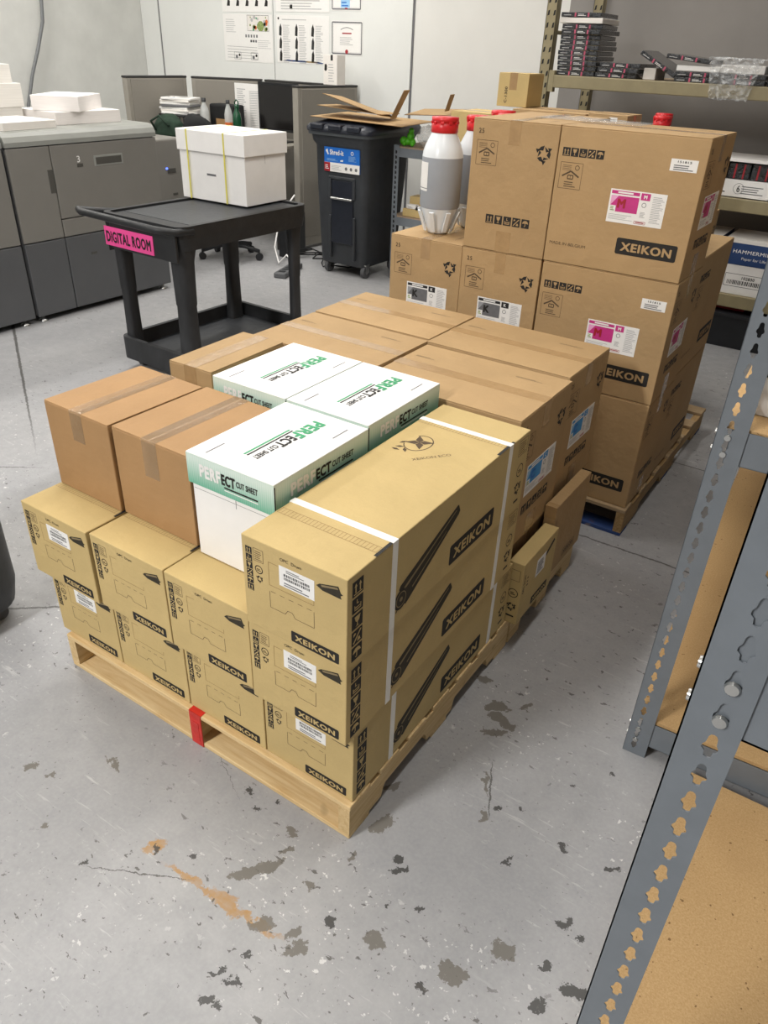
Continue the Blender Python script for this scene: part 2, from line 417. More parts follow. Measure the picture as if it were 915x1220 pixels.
_txt = {}
def text_geo(s, bold=0.0):
    key = (s, bold)
    if key not in _txt:
        cu = bpy.data.curves.new('tmp', 'FONT'); cu.body = s; cu.resolution_u = 3; cu.space_character = 1.1 if bold else 1
        o = bpy.data.objects.new('tmp', cu); me = o.to_mesh()
        vs = [(v.co.x, v.co.y) for v in me.vertices]; fs = [tuple(p.vertices) for p in me.polygons]
        o.to_mesh_clear(); bpy.data.objects.remove(o); bpy.data.curves.remove(cu)
        x0 = min(v[0] for v in vs); x1 = max(v[0] for v in vs)
        vs = [((v[0] - x0) / .72, v[1] / .72) for v in vs]; w = (x1 - x0) / .72
        if bold:
            V, Fc = [(x, y, 0) for x, y in vs], list(fs)
            for i in range(8):
                o_ = len(V); a = math.pi * i / 4
                V += [(x + bold * math.cos(a), y + bold * math.sin(a) * .8, i + 1) for x, y in vs]; Fc += [tuple(o_ + j for j in f) for f in fs]
            vs, fs = V, Fc
        else: vs = [(x, y, 0) for x, y in vs]
        _txt[key] = (vs, fs, w)
    return _txt[key]

class Face:
    """a flat frame on a surface, for print: origin, u axis, v axis; n points outwards"""
    def __init__(s, mb, o, u, v, eps=.0004):
        s.mb = mb; s.o = Vector(o); s.u = Vector(u).normalized(); s.v = Vector(v).normalized(); s.n = s.u.cross(s.v); s.eps = eps; s.k = 1
    def p(s, a, b, k=1): return s.o + s.u * a + s.v * b + s.n * (s.eps * k)
    def poly(s, pts, mat, k=1):
        s.mb.add([s.p(a, b, k) for a, b in pts], [tuple(range(len(pts)))], mat); return s
    def rect(s, a0, b0, a1, b1, mat, k=1): return s.poly([(a0, b0), (a1, b0), (a1, b1), (a0, b1)], mat, k)
    def line(s, pts, w, mat, k=1):
        for (a, b), (c, d) in zip(pts, pts[1:]):
            L = math.hypot(c - a, d - b)
            if L < 1e-6: continue
            nx, ny = -(d - b) / L * w / 2, (c - a) / L * w / 2
            s.poly([(a - nx, b - ny), (c - nx, d - ny), (c + nx, d + ny), (a + nx, b + ny)], mat, k)
        return s
    def frame(s, a0, b0, a1, b1, w, mat, k=1): return s.line([(a0, b0), (a1, b0), (a1, b1), (a0, b1), (a0, b0)], w, mat, k)
    def ring(s, a, b, r, w, mat, k=1, n=18, sx=1, a0=0, a1=360):
        pts = [(a + r * sx * math.cos(R(a0 + (a1 - a0) * i / n)), b + r * math.sin(R(a0 + (a1 - a0) * i / n))) for i in range(n + 1)]
        return s.line(pts, w, mat, k)
    def disc(s, a, b, r, mat, k=1, n=14): return s.poly([(a + r * math.cos(2 * math.pi * i / n), b + r * math.sin(2 * math.pi * i / n)) for i in range(n)], mat, k)
    def text(s, t, a, b, h, mat, w=None, bold=0.0, k=2, ang=0, align='l'):
        vs, fs, tw = text_geo(t, bold); sx = h if w is None else w / tw
        c, d = math.cos(R(ang)), math.sin(R(ang)); off = {'l': 0, 'c': tw * sx / 2, 'r': tw * sx}[align]
        P = []
        for x, y, q in vs:
            X = x * sx - off; Y = y * h; P.append(s.p(a + X * c - Y * d, b + X * d + Y * c, k + q * .09))
        s.mb.add(P, fs, mat); return s
    def lines(s, a0, b0, a1, b1, n, mat, k=2, fill=.5, ragged=True, seed=1):
        rd = random.Random(seed); st = (b1 - b0) / n
        for i in range(n):
            e = a1 - (a1 - a0) * (rd.random() * .35 if ragged else 0)
            s.rect(a0, b0 + st * i, e, b0 + st * (i + fill), mat, k)
        return s

def tag(o, label, cat, group=None, kind=None):
    if label: o['label'] = label
    if cat: o['category'] = cat
    if group: o['group'] = group
    if kind: o['kind'] = kind
    return o
def T(name, label, cat, loc=(0, 0, 0), rz=0, group=None):
    o = bpy.data.objects.new(name, None); o.empty_display_size = .05; COL.objects.link(o); o.location = loc; o.rotation_euler = (0, 0, R(rz))
    return tag(o, label, cat, group)
def struct(name, mb): return tag(mb.build(name), None, None, None, 'structure')
def dup(root, loc, rz=0, label=None, group=None, scale=None):
    c = root.copy(); COL.objects.link(c); c.location = loc; c.rotation_euler = (0, 0, R(rz))
    if scale: c.scale = scale
    if label: c['label'] = label
    if group: c['group'] = group
    def rec(o, p):
        for ch in list(o.children):
            d = ch.copy(); COL.objects.link(d); d.parent = p; rec(ch, d)
    rec(root, c)
    return c

# ------------------------------------------------------------------ the setting
XL, YB = -7.8, 6.4
m = MB(); m.add([(XL - .2, -6, 0), (5, -6, 0), (5, YB + .2, 0), (XL - .2, YB + .2, 0)], [(0, 1, 2, 3)], 'floor'); m.box(XL - .2, -6, -.1, 5, YB + .2, -.002, 'concrete'); struct('floor', m)
m = MB(); m.box(XL - .2, YB, 0, -2.3, YB + .15, CEIL, 'cream'); struct('wall_back', m)
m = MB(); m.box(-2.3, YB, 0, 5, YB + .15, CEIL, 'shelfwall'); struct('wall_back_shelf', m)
m = MB(); m.box(XL - .15, -6, 0, XL, YB, CEIL, 'concrete'); struct('wall_left', m)
m = MB(); m.box(XL - .2, -6, CEIL, 5, YB + .2, CEIL + .1, 'ceil'); struct('ceiling', m)
m = MB(); m.box(XL + .005, YB - .012, .1, -7.5, YB - .0005, CEIL - .02, 'panelwhite'); struct('trim_1', m)
m = MB()
m.box(-7.47, YB - .015, .1, -5.70, YB - .0005, CEIL - .02, 'panelwhite'); m.box(-5.69, YB - .015, .1, -3.91, YB - .0005, CEIL - .02, 'panelwhite')
for x in (-7.485, -5.695, -3.90): m.box(x - .009, YB - .008, .1, x + .009, YB - .0008, CEIL - .02, 'darkgreyprint')
struct('wall_panel_back', m)
for i, (x, y, p) in enumerate(LAMPS):
    t = T('ceiling_light', 'long fluorescent ceiling light out of the picture overhead', 'ceiling light', (x, y, CEIL), 0, 'ceiling lights')
    m = MB(); m.box(-.17, -1.22, -.09, .17, 1.22, 0, 'white', .01); m.build('housing', t)
    m = MB(); m.box(-.15, -1.2, -.1, .15, 1.2, -.091, 'lampglow'); m.build('diffuser', t)

# ------------------------------------------------------------------ pallets
def pallet(name, label, x0, y0, w, d, A, B, C, tape=None, notch=True):
    t = T(name, label, 'pallet', (x0, y0, 0), 0)
    H = .14; bt = .018
    n = 7; bw = .1; gap = (d - n * bw) / (n - 1)
    for i in range(n):
        m = MB(); y = i * (bw + gap); e = random.uniform(0, .006)
        m.box(0 - e, y, H - bt, w + e, y + bw, H, A, .002); o = m.build('deck_board', t)
    for y in (0, d / 2 - .05, d - .1):
        m = MB(); m.box(0, y, 0, w, y + bw, bt, C, .002); m.build('bottom_board', t)
    prof = [(0, bt), (.16 * d, bt), (.17 * d, .05), (.18 * d, .062), (.4 * d, .062), (.41 * d, .05), (.42 * d, bt), (.58 * d, bt), (.59 * d, .05), (.60 * d, .062), (.82 * d, .062), (.83 * d, .05), (.84 * d, bt), (d, bt), (d, H - bt), (0, H - bt)]
    for x in (0, w / 2 - .019, w - .038):
        m = MB(); m.prism(prof, lambda a, b, q: Vector((x + q, a, b)), 0, .038, B); m.build('stringer', t)
    if tape:
        m = MB(); a, b = tape
        m.box(a, -.0035, .002, b, 0, H + .001, 'redtape'); m.box(a, -.0035, H, b + .004, .05, H + .0015, 'redtape')
        m.box(a + .012, -.0045, .02, b - .012, -.0035, .1, 'redtape', 0)
        o = m.build('red_tape', t); o['label'] = 'strip of red tape wrapped over the front edge'
    return t
pallet('pallet', 'clean pale pine pallet with red tape, under the gold drum boxes', -1.213, 0, 1.213, 1.008, 'pallet', 'palletY', 'pallet', (.597, .645))
pallet('pallet', 'pale pine pallet hidden behind the drum boxes, under the cyan-labelled boxes', -1.24, 1.022, 1.24, .62, 'pallet', 'palletY', 'pallet')
pallet('pallet', 'worn pallet with blue painted bottom boards, under the magenta-labelled boxes', -1.15, 2.012, 1.252, 1.47, 'worn', 'wornY', 'bluewood')
pallet('pallet', 'worn pallet far behind, under the rear toner boxes by the shelving', -1.95, 3.56, 1.45, 1.0, 'worn', 'wornY', 'worn')

# ------------------------------------------------------------------ print pieces
def logo(F, a0, b0, w, h, ink='ink', paper='kraft', ang=0, k=1):
    if ang == 0:
        r = h * .08
        F.poly([(a0 + r, b0), (a0 + w - r, b0), (a0 + w, b0 + r), (a0 + w, b0 + h - r), (a0 + w - r, b0 + h), (a0 + r, b0 + h), (a0, b0 + h - r), (a0, b0 + r)], ink, k)
        F.text('XEIKON', a0 + w * .09, b0 + h * .25, h * .5, paper, w * .82, .055, k + 1)
def cell(F, a, b, s, i, ink, paper, rot=0):
    """one of the five square handling symbols, drawn in a dark square"""
    def P(x, y):
        x -= .5; y -= .5
        if rot == 90: x, y = -y, x
        if rot == -90: x, y = y, -x
        return (a + (x + .5) * s, b + (y + .5) * s)
    def pl(pts): F.poly([P(*q) for q in pts], paper, 2)
    F.poly([P(0, 0), P(1, 0), P(1, 1), P(0, 1)], ink, 1)
    if i == 0:
        for c in (.3, .7): pl([(c - .05, .22), (c + .05, .22), (c + .05, .6), (c + .13, .6), (c, .85), (c - .13, .6), (c - .05, .6)])
        pl([(.12, .1), (.88, .1), (.88, .17), (.12, .17)])
    elif i == 1:
        pl([(.22, .85), (.78, .85), (.66, .5), (.54, .42), (.54, .2), (.7, .14), (.3, .14), (.46, .2), (.46, .42), (.34, .5)])
    elif i == 2:
        for y in (.14, .3): pl([(.18, y), (.82, y), (.82, y + .08), (.18, y + .08)])
        pl([(.18, .14), (.26, .14), (.26, .5), (.18, .5)]); pl([(.74, .14), (.82, .14), (.82, .5), (.74, .5)]); pl([(.4, .55), (.6, .55), (.6, .62), (.47, .62), (.47, .85), (.4, .85)])
    elif i == 3:
        pl([(.1, .16), (.2, .1), (.9, .84), (.8, .9)]); pl([(.5, .15), (.82, .15), (.75, .4), (.6, .4)]); pl([(.15, .6), (.4, .75), (.3, .85), (.15, .8)])
    else:
        pl([(.12, .5), (.2, .72), (.38, .84), (.62, .84), (.8, .72), (.88, .5), (.54, .56), (.54, .24), (.44, .14), (.34, .22), (.4, .24), (.46, .24), (.46, .56)])
def symrow(F, a, b, s, gap, ink='ink', paper='brown', vert=False, rot=0):
    for i in range(5):
        if vert: cell(F, a, b - i * (s + gap), s, i, ink, paper, rot)
        else: cell(F, a + i * (s + gap), b, s, i, ink, paper, rot)
def house(F, a, b, w, h, ink='inksoft'):
    F.frame(a, b, a + w, b + h, .0016, ink)
    F.line([(a + .12 * w, b + .47 * h), (a + .5 * w, b + .68 * h), (a + .88 * w, b + .47 * h)], .006, ink)
    F.frame(a + .38 * w, b + .38 * h, a + .62 * w, b + .52 * h, .004, ink); F.line([(a + .5 * w, b + .38 * h), (a + .5 * w, b + .52 * h)], .002, ink)
    F.ring(a + .76 * w, b + .82 * h, .09 * w, .0025, ink)
    for i in range(4): F.rect(a + .1 * w, b + (.7 + .06 * i) * h, a + .5 * w, b + (.715 + .06 * i) * h, ink)
    F.lines(a + .25 * w, b + .07 * h, a + .8 * w, b + .32 * h, 3, ink, 1, .4)
def recycle(F, a, b, r, ink='ink'):
    for i in range(3):
        t = R(90 + 120 * i)
        def P(x, y):
            return (a + r * (x * math.cos(t) - y * math.sin(t)), b + r * (x * math.sin(t) + y * math.cos(t)))
        F.poly([P(.35, .75), P(.35, .1), P(.85, -.0), P(.72, .42)], ink)
        F.poly([P(.75, -.05), P(1.05, .3), P(.3, -.62), P(.2, -.25)][::1], ink)
        F.poly([P(.05, .78), P(.5, 1.0), P(.46, .5)], ink)

# ------------------------------------------------------------------ gold drum cartons
DW, DL, DH = .3085, .946, .2650
def drum_carton(label, with_label, with_strap):
    """long drum carton; origin at its front left bottom corner"""
    t = T('drum_carton', label, 'cardboard box', (0, 0, 0), 0)
    m = MB(); m.box(0, 0, 0, DW, DL, DH, 'kraft', .0028, 2)
    F = Face(m, (0, 0, 0), (1, 0, 0), (0, 0, 1))           # front end
    for i in range(6): cell(F, .012, .218 - i * .0215, .0195, (0, 2, 1, 3, 4, 0)[i], 'ink', 'kraft')
    F.frame(.036, .205, .066, .240, .0012, 'inksoft'); F.lines(.04, .209, .063, .237, 5, 'inksoft', 1, .35)
    F.ring(.051, .182, .011, .0025, 'ink'); F.lines(.044, .178, .058, .186, 2, 'ink', 1, .5); recycle(F, .052, .155, .011)
    F.text('OPC  Drum', .118, .237, .0088, 'ink', .062)
    F.line([(.082, .218), (.082, .152), (.215, .152), (.215, .165)], .0012, 'crease'); F.line([(.082, .218), (.11, .218)], .0012, 'crease')
    F.line([(.082, .133), (.082, .085), (.128, .085), (.136, .098), (.15, .098), (.158, .085), (.215, .085), (.215, .133)], .0013, 'inksoft')
    for i in range(5): F.line([(.086 + i * .027, .134), (.10 + i * .027, .134)], .0013, 'inksoft')
    F.poly([(.222, .215), (.232, .223), (.284, .238), (.291, .222), (.297, .219), (.29, .214), (.293, .206), (.24, .207)], 'drumprint')
    F.poly([(.236, .222), (.282, .234), (.284, .229), (.238, .217)], 'drumlight', 2)
    logo(F, .144, .0105, .143, .033)
    G = Face(m, (DW, 0, 0), (0, 1, 0), (0, 0, 1))          # right side
    for i in range(5): cell(G, .018, .204 - i * .0475, .042, (0, 2, 1, 3, 4)[i], 'ink', 'kraft')
    d = Vector((.276, .128)); dn = Vector((-d.y, d.x)).normalized(); c0 = Vector((.232, .072))
    def DP(s, q): v = c0 + d * s + dn * q; return (v.x, v.y)
    G.poly([DP(0, -.03), DP(.02, -.038), DP(.97, -.016), DP(1, -.010), DP(1, .014), DP(.98, .018), DP(.03, .042), DP(0, .036)], 'drumprint')
    G.poly([DP(.06, .022), DP(.95, .010), DP(.95, .006), DP(.06, .012)], 'drumlight', 2)
    G.poly([DP(.15, -.012), DP(.75, -.007), DP(.75, -.009), DP(.15, -.018)], 'drumlight', 2)
    G.disc(c0.x - .004, c0.y - .002, .031, 'drumprint', 2, 20); G.ring(c0.x - .004, c0.y - .002, .022, .003, 'drumlight', 3); G.disc(c0.x - .004, c0.y - .002, .007, 'drumlight', 3)
    G.line([(c0.x - .012, c0.y - .02), (c0.x - .026, c0.y - .034)], .004, 'drumprint', 2)
    # slanted side logo lies level with the box
    G2 = G
    logo(G2, .475, .026, .265, .066)
    G.frame(.872, .2, .932, .252, .0016, 'inksoft'); G.lines(.878, .206, .926, .248, 6, 'inksoft', 1, .3)
    G.ring(.9, .145, .021, .003, 'ink'); G.lines(.888, .138, .912, .152, 2, 'ink', 1, .5); recycle(G, .9, .082, .025)
    G.lines(.885, .03, .918, .045, 1, 'ink', 1)
    K = Face(m, (0, 0, DH), (1, 0, 0), (0, 1, 0))          # top
    for y in (.135, .795):
        for a in range(28): K.line([(.006 + a * .0108, y - .012), (.006 + a * .0108, y + .012)], .0011, 'crease')
        K.line([(.004, y - .012), (.304, y - .012)], .0012, 'crease'); K.line([(.004, y + .012), (.304, y + .012)], .0012, 'crease')
    K.poly([(.300, .11), (.309, .11), (.309, .178), (.300, .178)], 'ink'); K.poly([(.300, .73), (.309, .73), (.309, .835), (.300, .835)], 'ink')
    K.ring(.085, .655, .052, .0035, 'inksoft', sx=.75, n=26, a0=-150, a1=130)
    for tt in (-60, 30, 120, 210):
        c, s_ = math.cos(R(tt)), math.sin(R(tt)); x0, y0 = .085, .66
        K.poly([(x0, y0), (x0 + .014 * c - .012 * s_, y0 + .014 * s_ + .012 * c), (x0 + .044 * c, y0 + .044 * s_), (x0 + .014 * c + .012 * s_, y0 + .014 * s_ - .012 * c)], 'inksoft')
    for q, (x, y, aa) in enumerate(((.052, .605, 30), (.045, .635, 60), (.05, .585, 0), (.075, .595, 130))):
        c, s_ = math.cos(R(aa)), math.sin(R(aa))
        K.poly([(x - .014 * c, y - .014 * s_), (x + .006 * s_, y - .006 * c), (x + .014 * c, y + .014 * s_), (x - .006 * s_, y + .006 * c)], 'inksoft')
    K.text('XEIKON ECO', .128, .552, .013, 'inksoft', .118, 0, 1, 52)
    m.build('carton_body', t)
    if with_label:
        q = MB(); q.box(.114, -.0006, .166, .217, -.0001, .223, 'paper')
        F2 = Face(q, (0, -.0006, 0), (1, 0, 0), (0, 0, 1), .0002)
        rd = random.Random(4); a = .13
        for row in (.187, .197):
            a = .128
            while a < .203: w = rd.choice((.0012, .002, .003)); F2.rect(a, row, a + w, row + .0075, 'blackink'); a += w + rd.choice((.001, .0018))
        F2.lines(.135, .209, .19, .219, 2, 'darkgreyprint', 1, .45); F2.lines(.128, .170, .205, .183, 2, 'darkgreyprint', 1, .5)
        q.build('shipping_label', t)
    if with_strap:
        for y in (.178, .80):
            q = MB(); w = .022
            q.box(-.0015, y, DH, DW + .0015, y + w, DH + .0015, 'strap'); q.box(DW, y, 0, DW + .0015, y + w, DH + .001, 'strap'); q.box(-.0015, y, 0, 0, y + w, DH + .001, 'strap')
            q.build('plastic_strap', t)
    return t
GD = 'gold cardboard drum boxes stacked on the front pallet'
pl_ = drum_carton('', False, False); la_ = drum_carton('', True, False); st_ = drum_carton('', True, True)
def put(proto, first, *a, **k):
    if first: 
        proto.location = a[0]; proto.rotation_euler = (0, 0, R(a[1])); proto['label'] = a[2]; proto['group'] = k.get('group') or a[3]
        return proto
    return dup(proto, *a, **k)
used = set()
def place(proto, loc, rz, label, group, scale=None):
    if proto.name not in used:
        used.add(proto.name); proto.location = loc; proto.rotation_euler = (0, 0, R(rz)); proto['label'] = label
        if group: proto['group'] = group
        if scale: proto.scale = scale
        return proto
    return dup(proto, loc, rz, label, group, scale or (1, 1, 1))
z0 = .1412; H = .267
place(st_, (-.003 - DW, .017, z0), .0, 'strapped gold drum box at the bottom of the tall corner stack', GD)
place(st_, (.002 - DW, -.025, z0 + H), -.1, 'strapped gold drum box in the middle of the three-high corner stack', GD)
place(st_, (.008 - DW, -.035, z0 + 2 * H), 0, 'topmost strapped gold drum box with the leaf and star emblem showing', GD)
for i, lab in ((1, 'gold drum box on the pallet, directly left of the strapped corner stack'), (2, 'bottom gold drum box above the red tape, second from the left end'),):
    place(pl_, (-.003 - DW - i * .313, .017, z0), random.uniform(-.05, .05), lab, GD)
place(la_, (-.003 - DW - 3 * .313, .017, z0), .0, 'lower gold drum box at the left end of the pallet, white label half covered', GD)
place(pl_, (-.321 - DW, -.012, z0 + H), .05, 'second-layer gold drum box under the front green-lidded paper carton', GD)
place(pl_, (-.634 - DW, -.012, z0 + H), -.05, 'unlabelled second-layer gold drum box, next to the white-labelled end one', GD)
place(la_, (-.951 - DW, -.019, z0 + H), .0, 'upper gold drum box at the left end, its white barcode label in full view', GD)

# short drum carton on the side of the pallet
t = T('slim_carton', 'short slim gold carton standing on the pallet edge beside the strapped stack', 'cardboard box', (-.02, .972, z0))
m = MB(); w, l, h = .058, .305, .266
m.box(0, 0, 0, w, l, h, 'kraft', .0028, 2)
F = Face(m, (0, 0, 0), (1, 0, 0), (0, 0, 1)); F.frame(.012, .19, .047, .235, .0014, 'inksoft'); F.ring(.03, .135, .018, .003, 'ink'); F.lines(.02, .128, .04, .142, 2, 'ink', 1); recycle(F, .03, .075, .02); F.rect(.015, .03, .045, .037, 'ink')
G = Face(m, (w, 0, 0), (0, 1, 0), (0, 0, 1)); G.text('OPC Drum', .028, .13, .014, 'ink', .08, .02, 1, 90); G.lines(.045, .15, .06, .2, 3, 'inksoft', 1, .4)
logo(G, .12, .018, .145, .035); G.poly([(.20, .205), (.27, .24), (.28, .225), (.21, .19)], 'drumprint')
m.build('carton_body', t)
q = MB(); q.box(w + .0001, .125, .14, w + .0006, .205, .215, 'paper'); F2 = Face(q, (w + .0006, 0, 0), (0, 1, 0), (0, 0, 1), .0002); F2.lines(.135, .15, .195, .205, 7, 'darkgreyprint', 1, .5); q.build('shipping_label', t)
t = T('slim_carton', 'flat brown carton standing upright on its edge, behind the short slim one', 'cardboard box', (-.031, 1.286, z0))
m = MB(); w, l, h = .045, .36, .335
m.box(0, 0, 0, w, l, h, 'brown', .0028, 2); G = Face(m, (w, 0, 0), (0, 1, 0), (0, 0, 1)); G.text('OPC Drum', .03, .2, .012, 'inksoft', .07, 0, 1, 90); G.frame(.16, .03, .29, .06, .002, 'ink'); G.text('XEIKON', .17, .037, .016, 'ink', .11, .03, 1)
m.build('carton_body', t)
q = MB(); q.box(-.0005, -.0006, h - .05, w + .0005, 0, h, 'tape'); q.box(-.0005, -.0006, h, w + .0005, .03, h + .0006, 'tape'); q.build('packing_tape', t)

# ------------------------------------------------------------------ brown toner cartons
TL_, TD, TH = .570, .382, .512
def carton_shell(t, w, d, h, mat, prints=None, gap=.002, tape=True, tapemat='tape', along='x', tw=.05, drop=.09, seamlift=0):
    m = MB(); m.box(0, 0, 0, w, d, h - .0045, mat, .003, 2)
    if prints: prints(m)
    m.build('carton_body', t)
    for s in (0, 1):
        q = MB()
        if along == 'x': q.box(.001, .001 if s == 0 else d / 2 + gap / 2, h - .0044, w - .001, d / 2 - gap / 2 if s == 0 else d - .001, h - .0005, mat, .0012)
        else: q.box(.001 if s == 0 else w / 2 + gap / 2, .001, h - .0044, w / 2 - gap / 2 if s == 0 else w - .001, d - .001, h - .0005, mat, .0012)
        q.build('top_flap', t)
    if tape:
        q = MB()
        if along == 'x':
            c = d / 2; q.box(-.0007, c - tw / 2, h - .0005, w + .0007, c + tw / 2, h, tapemat)
            for x in (-.0007, w): q.box(x, c - tw / 2, h - drop, x + .0007, c + tw / 2, h, tapemat)
        else:
            c = w / 2; q.box(c - tw / 2, -.0007, h - .0005, c + tw / 2, d + .0007, h, tapemat)
            for y in (-.0007, d): q.box(c - tw / 2, y, h - drop, c + tw / 2, y + .0007, h, tapemat)
        q.build('packing_tape', t)
def toner_prints(m):
    for o, u in (((0, 0, 0), (1, 0, 0)), ((TL_, TD, 0), (-1, 0, 0))):
        F = Face(m, o, u, (0, 0, 1))
        symrow(F, .018, .405, .031, .0035, 'ink', 'brown'); house(F, .018, .288, .092, .095)
        F.text('MADE IN BELGIUM', .018, .072, .012, 'inksoft', .155, .0)
        logo(F, .297, .074, .240, .062, 'ink', 'brown')
    for o, u in (((TL_, 0, 0), (0, 1, 0)), ((0, TD, 0), (0, -1, 0))):
        F = Face(m, o, u, (0, 0, 1))
        symrow(F, .098, .112, .036, .006, 'ink', 'brown'); house(F, .025, .338, .094, .093); recycle(F, .325, .402, .036)
        F.text('25', .028, .457, .018, 'inksoft', .024, .02)
        F.rect(.155, .0, .225, .085, 'tape', 1)
    K = Face(m, (0, 0, TH - .0004), (1, 0, 0), (0, 1, 0), .0003)
    K.lines(.03, .262, .11, .272, 2, 'inksoft', 1, .35); K.lines(.40, .30, .50, .31, 2, 'inksoft', 1, .35)
def toner_label(m, F, a, b, key):
    """white toner sticker, .219 x .121"""
    big, pale = {'M': ('magenta', 'magentalight'), 'C': ('cyan', 'cyanlight'), 'K': ('blackink', 'blacklight')}[key]
    W_, H_ = .219, .121
    vs = [F.p(a, b, 0), F.p(a + W_, b, 0), F.p(a + W_, b + H_, 0), F.p(a, b + H_, 0)]; up = F.n * .0006
    m.add(vs + [v + up for v in vs], [(3, 2, 1, 0), (4, 5, 6, 7), (0, 1, 5, 4), (1, 2, 6, 5), (2, 3, 7, 6), (3, 0, 4, 7)], 'paper')
    G = Face(m, F.o + up, F.u, F.v, .00025)
    G.rect(a + .005, b + .104, a + .115, b + .116, big); G.lines(a + .03, b + .107, a + .09, b + .113, 1, 'paper', 2, 1, False)
    G.rect(a + .006, b + .04, a + .116, b + .098, 'darkgreyprint' if key == 'K' else big); G.poly([(a + .006, b + .06), (a + .035, b + .098), (a + .006, b + .098)], pale, 2); G.poly([(a + .006, b + .04), (a + .03, b + .04), (a + .03, b + .062), (a + .006, b + .062)], 'paper', 3)
    G.lines(a + .009, b + .043, a + .026, b + .06, 3, 'amber', 4, .6)
    G.text(key, a + .036, b + .056, .032, {'M': 'redlabel', 'C': 'blue', 'K': 'ink'}[key], None, .07, 4)
    G.rect(a + .121, b + .092, a + .157, b + .117, big); G.text(key, a + .133, b + .098, .013, 'paper', None, .06, 2)
    G.ring(a + .138, b + .075, .008, .002, 'darkgreyprint'); G.lines(a + .128, b + .03, a + .15, b + .052, 5, 'greyprint', 1, .5)
    G.frame(a + .112, b + .006, a + .155, b + .015, .0015, 'redlabel'); G.lines(a + .117, b + .009, a + .15, b + .0125, 1, 'redlabel', 1, 1, False)
    G.lines(a + .168, b + .015, a + .212, b + .112, 16, 'greyprint', 1, .4); G.lines(a + .006, b + .012, a + .108, b + .034, 4, 'greyprint', 1, .35)
def toner_carton(key=None, white=False, side=True, end=True):
    t = T('toner_carton', '', 'cardboard box')
    carton_shell(t, TL_, TD, TH, 'brown', toner_prints, tape=True)
    def one(o, u, a, b, nm):
        m = MB(); toner_label(m, Face(m, o, u, (0, 0, 1), .0002), a, b, key)
        ob = m.build(nm, t); ob['label'] = {'M': 'white sticker with magenta square and letter M', 'C': 'white sticker with cyan square and letter C', 'K': 'white sticker with black square and letter K'}[key]
    if key:
        one((0, 0, 0), (1, 0, 0), .238, .189, 'toner_label')
        one((TL_, 0, 0), (0, 1, 0), .10, .185, 'toner_label'); one((0, TD, 0), (0, -1, 0), .088, .176, 'toner_label')
    if white:
        m = MB(); F = Face(m, (0, 0, 0), (1, 0, 0), (0, 0, 1), .0002); m.box(.442, -.0007, .394, .54, -.0001, .435, 'paper')
        G = Face(m, (0, -.0007, 0), (1, 0, 0), (0, 0, 1), .0002); G.text('151815', .467, .4225, .0075, 'blackink', .05, .03); G.lines(.455, .398, .53, .419, 3, 'darkgreyprint', 1, .5)
        m.build('number_label', t)
    return t
tM, tC, tK, tN = toner_carton('M', True), toner_carton('C'), toner_carton('K'), toner_carton()
GM = 'brown toner boxes on the rear pallet'; GC = 'brown toner boxes on the middle pallet'
X1, Y1 = -.477, 2.031; hh = .5135
place(tN, (X1, Y1 + .002, z0), 0, 'bottom brown box of the tall corner column, nearest the worn pallet corner', GM)
place(tM, (X1 + .002, Y1 + .0, z0 + hh), .2, 'brown box with magenta sticker in the middle of the tall rear column', GM)
place(tM, (X1 - .001, Y1 + .0, z0 + 2 * hh), -.2, 'topmost brown box with a magenta M sticker, highest on the rear pallet', GM)
def end_on(proto, x, y, z, label, group, scale=None):      # turned so that its narrow end faces the camera; x = its left edge
    return place(proto, (x, y + TL_, z), -90, label, group, scale)
end_on(tN, -.864, Y1, z0 + 2 * hh, 'topmost brown box end-on, left of the magenta M box, tape over its end', GM)
end_on(tK, -.866, Y1 + .002, z0 + hh, 'brown box with black K sticker, under the topmost end-on box', GM)
end_on(tN, -.866, Y1, z0, 'bottom brown box under the K box next to the corner column', GM)
end_on(tK, -1.25, Y1 + .004, z0 + hh, 'brown box with black K sticker carrying the white bottle', GM)
end_on(tN, -1.25, Y1, z0, 'bottom brown box at the left end of the rear pallet', GM)
end_on(tM, -.293, Y1 + .388, z0, 'bottom brown box behind the tall column, facing the aisle', GM, (1, 1, 1.03))
end_on(tM, -.291, Y1 + .388, z0 + hh * 1.03, 'brown box on the second layer behind the tall column, beside the aisle', GM, (1, 1, 1.03))
# cyan boxes on the middle pallet: they rest on low cartons
place(tC, (-.632, .938, .432), .1, 'nearer cyan-labelled brown box, behind the strapped drum boxes', GC, (1.045, 1.11, 1))
place(tC, (-.652, 1.392, .432), -.6, 'farther cyan-labelled brown box, between the strapped stack and the magenta column', GC, (1.045, 1.06, 1))
place(tC, (-1.22, 1.02, .432), -.2, 'brown box behind the rearmost green-lidded carton, left of the cyan pair', GC)
place(tC, (-1.226, 1.418, .432), 0, 'rear left brown box of the middle pallet, beside the black cart', GC)

def plain_carton(name, label, cat, w, d, h, mat, along, loc, rz=0, tapemat='tape', group=None, tw=.05, drop=.09, prints=None, gap=.003):
    t = T(name, label, cat, loc, rz, group)
    carton_shell(t, w, d, h, mat, prints, gap, True, tapemat, along, tw, drop)
    return t
lc = plain_carton('low_carton', 'low brown carton under the nearer cyan-labelled box', 'cardboard box', .575, .44, .289, 'brown', 'x', (-.62, 1.03 - .08 + .02, z0), 0, group='low cartons under the cyan boxes')
lc.location = (-.625, 1.03, z0); lc.scale = (1, .8, 1)
dup(lc, (-.64, 1.40, z0), 0, 'low brown carton under the farther cyan-labelled box', scale=(1, .86, 1))
dup(lc, (-1.225, 1.03, z0), 0, 'low brown carton under the box left of the cyan pair', scale=(1, .8, 1))
dup(lc, (-1.225, 1.42, z0), 0, 'low brown carton under the rear left box of the middle pallet', scale=(1, .86, 1))

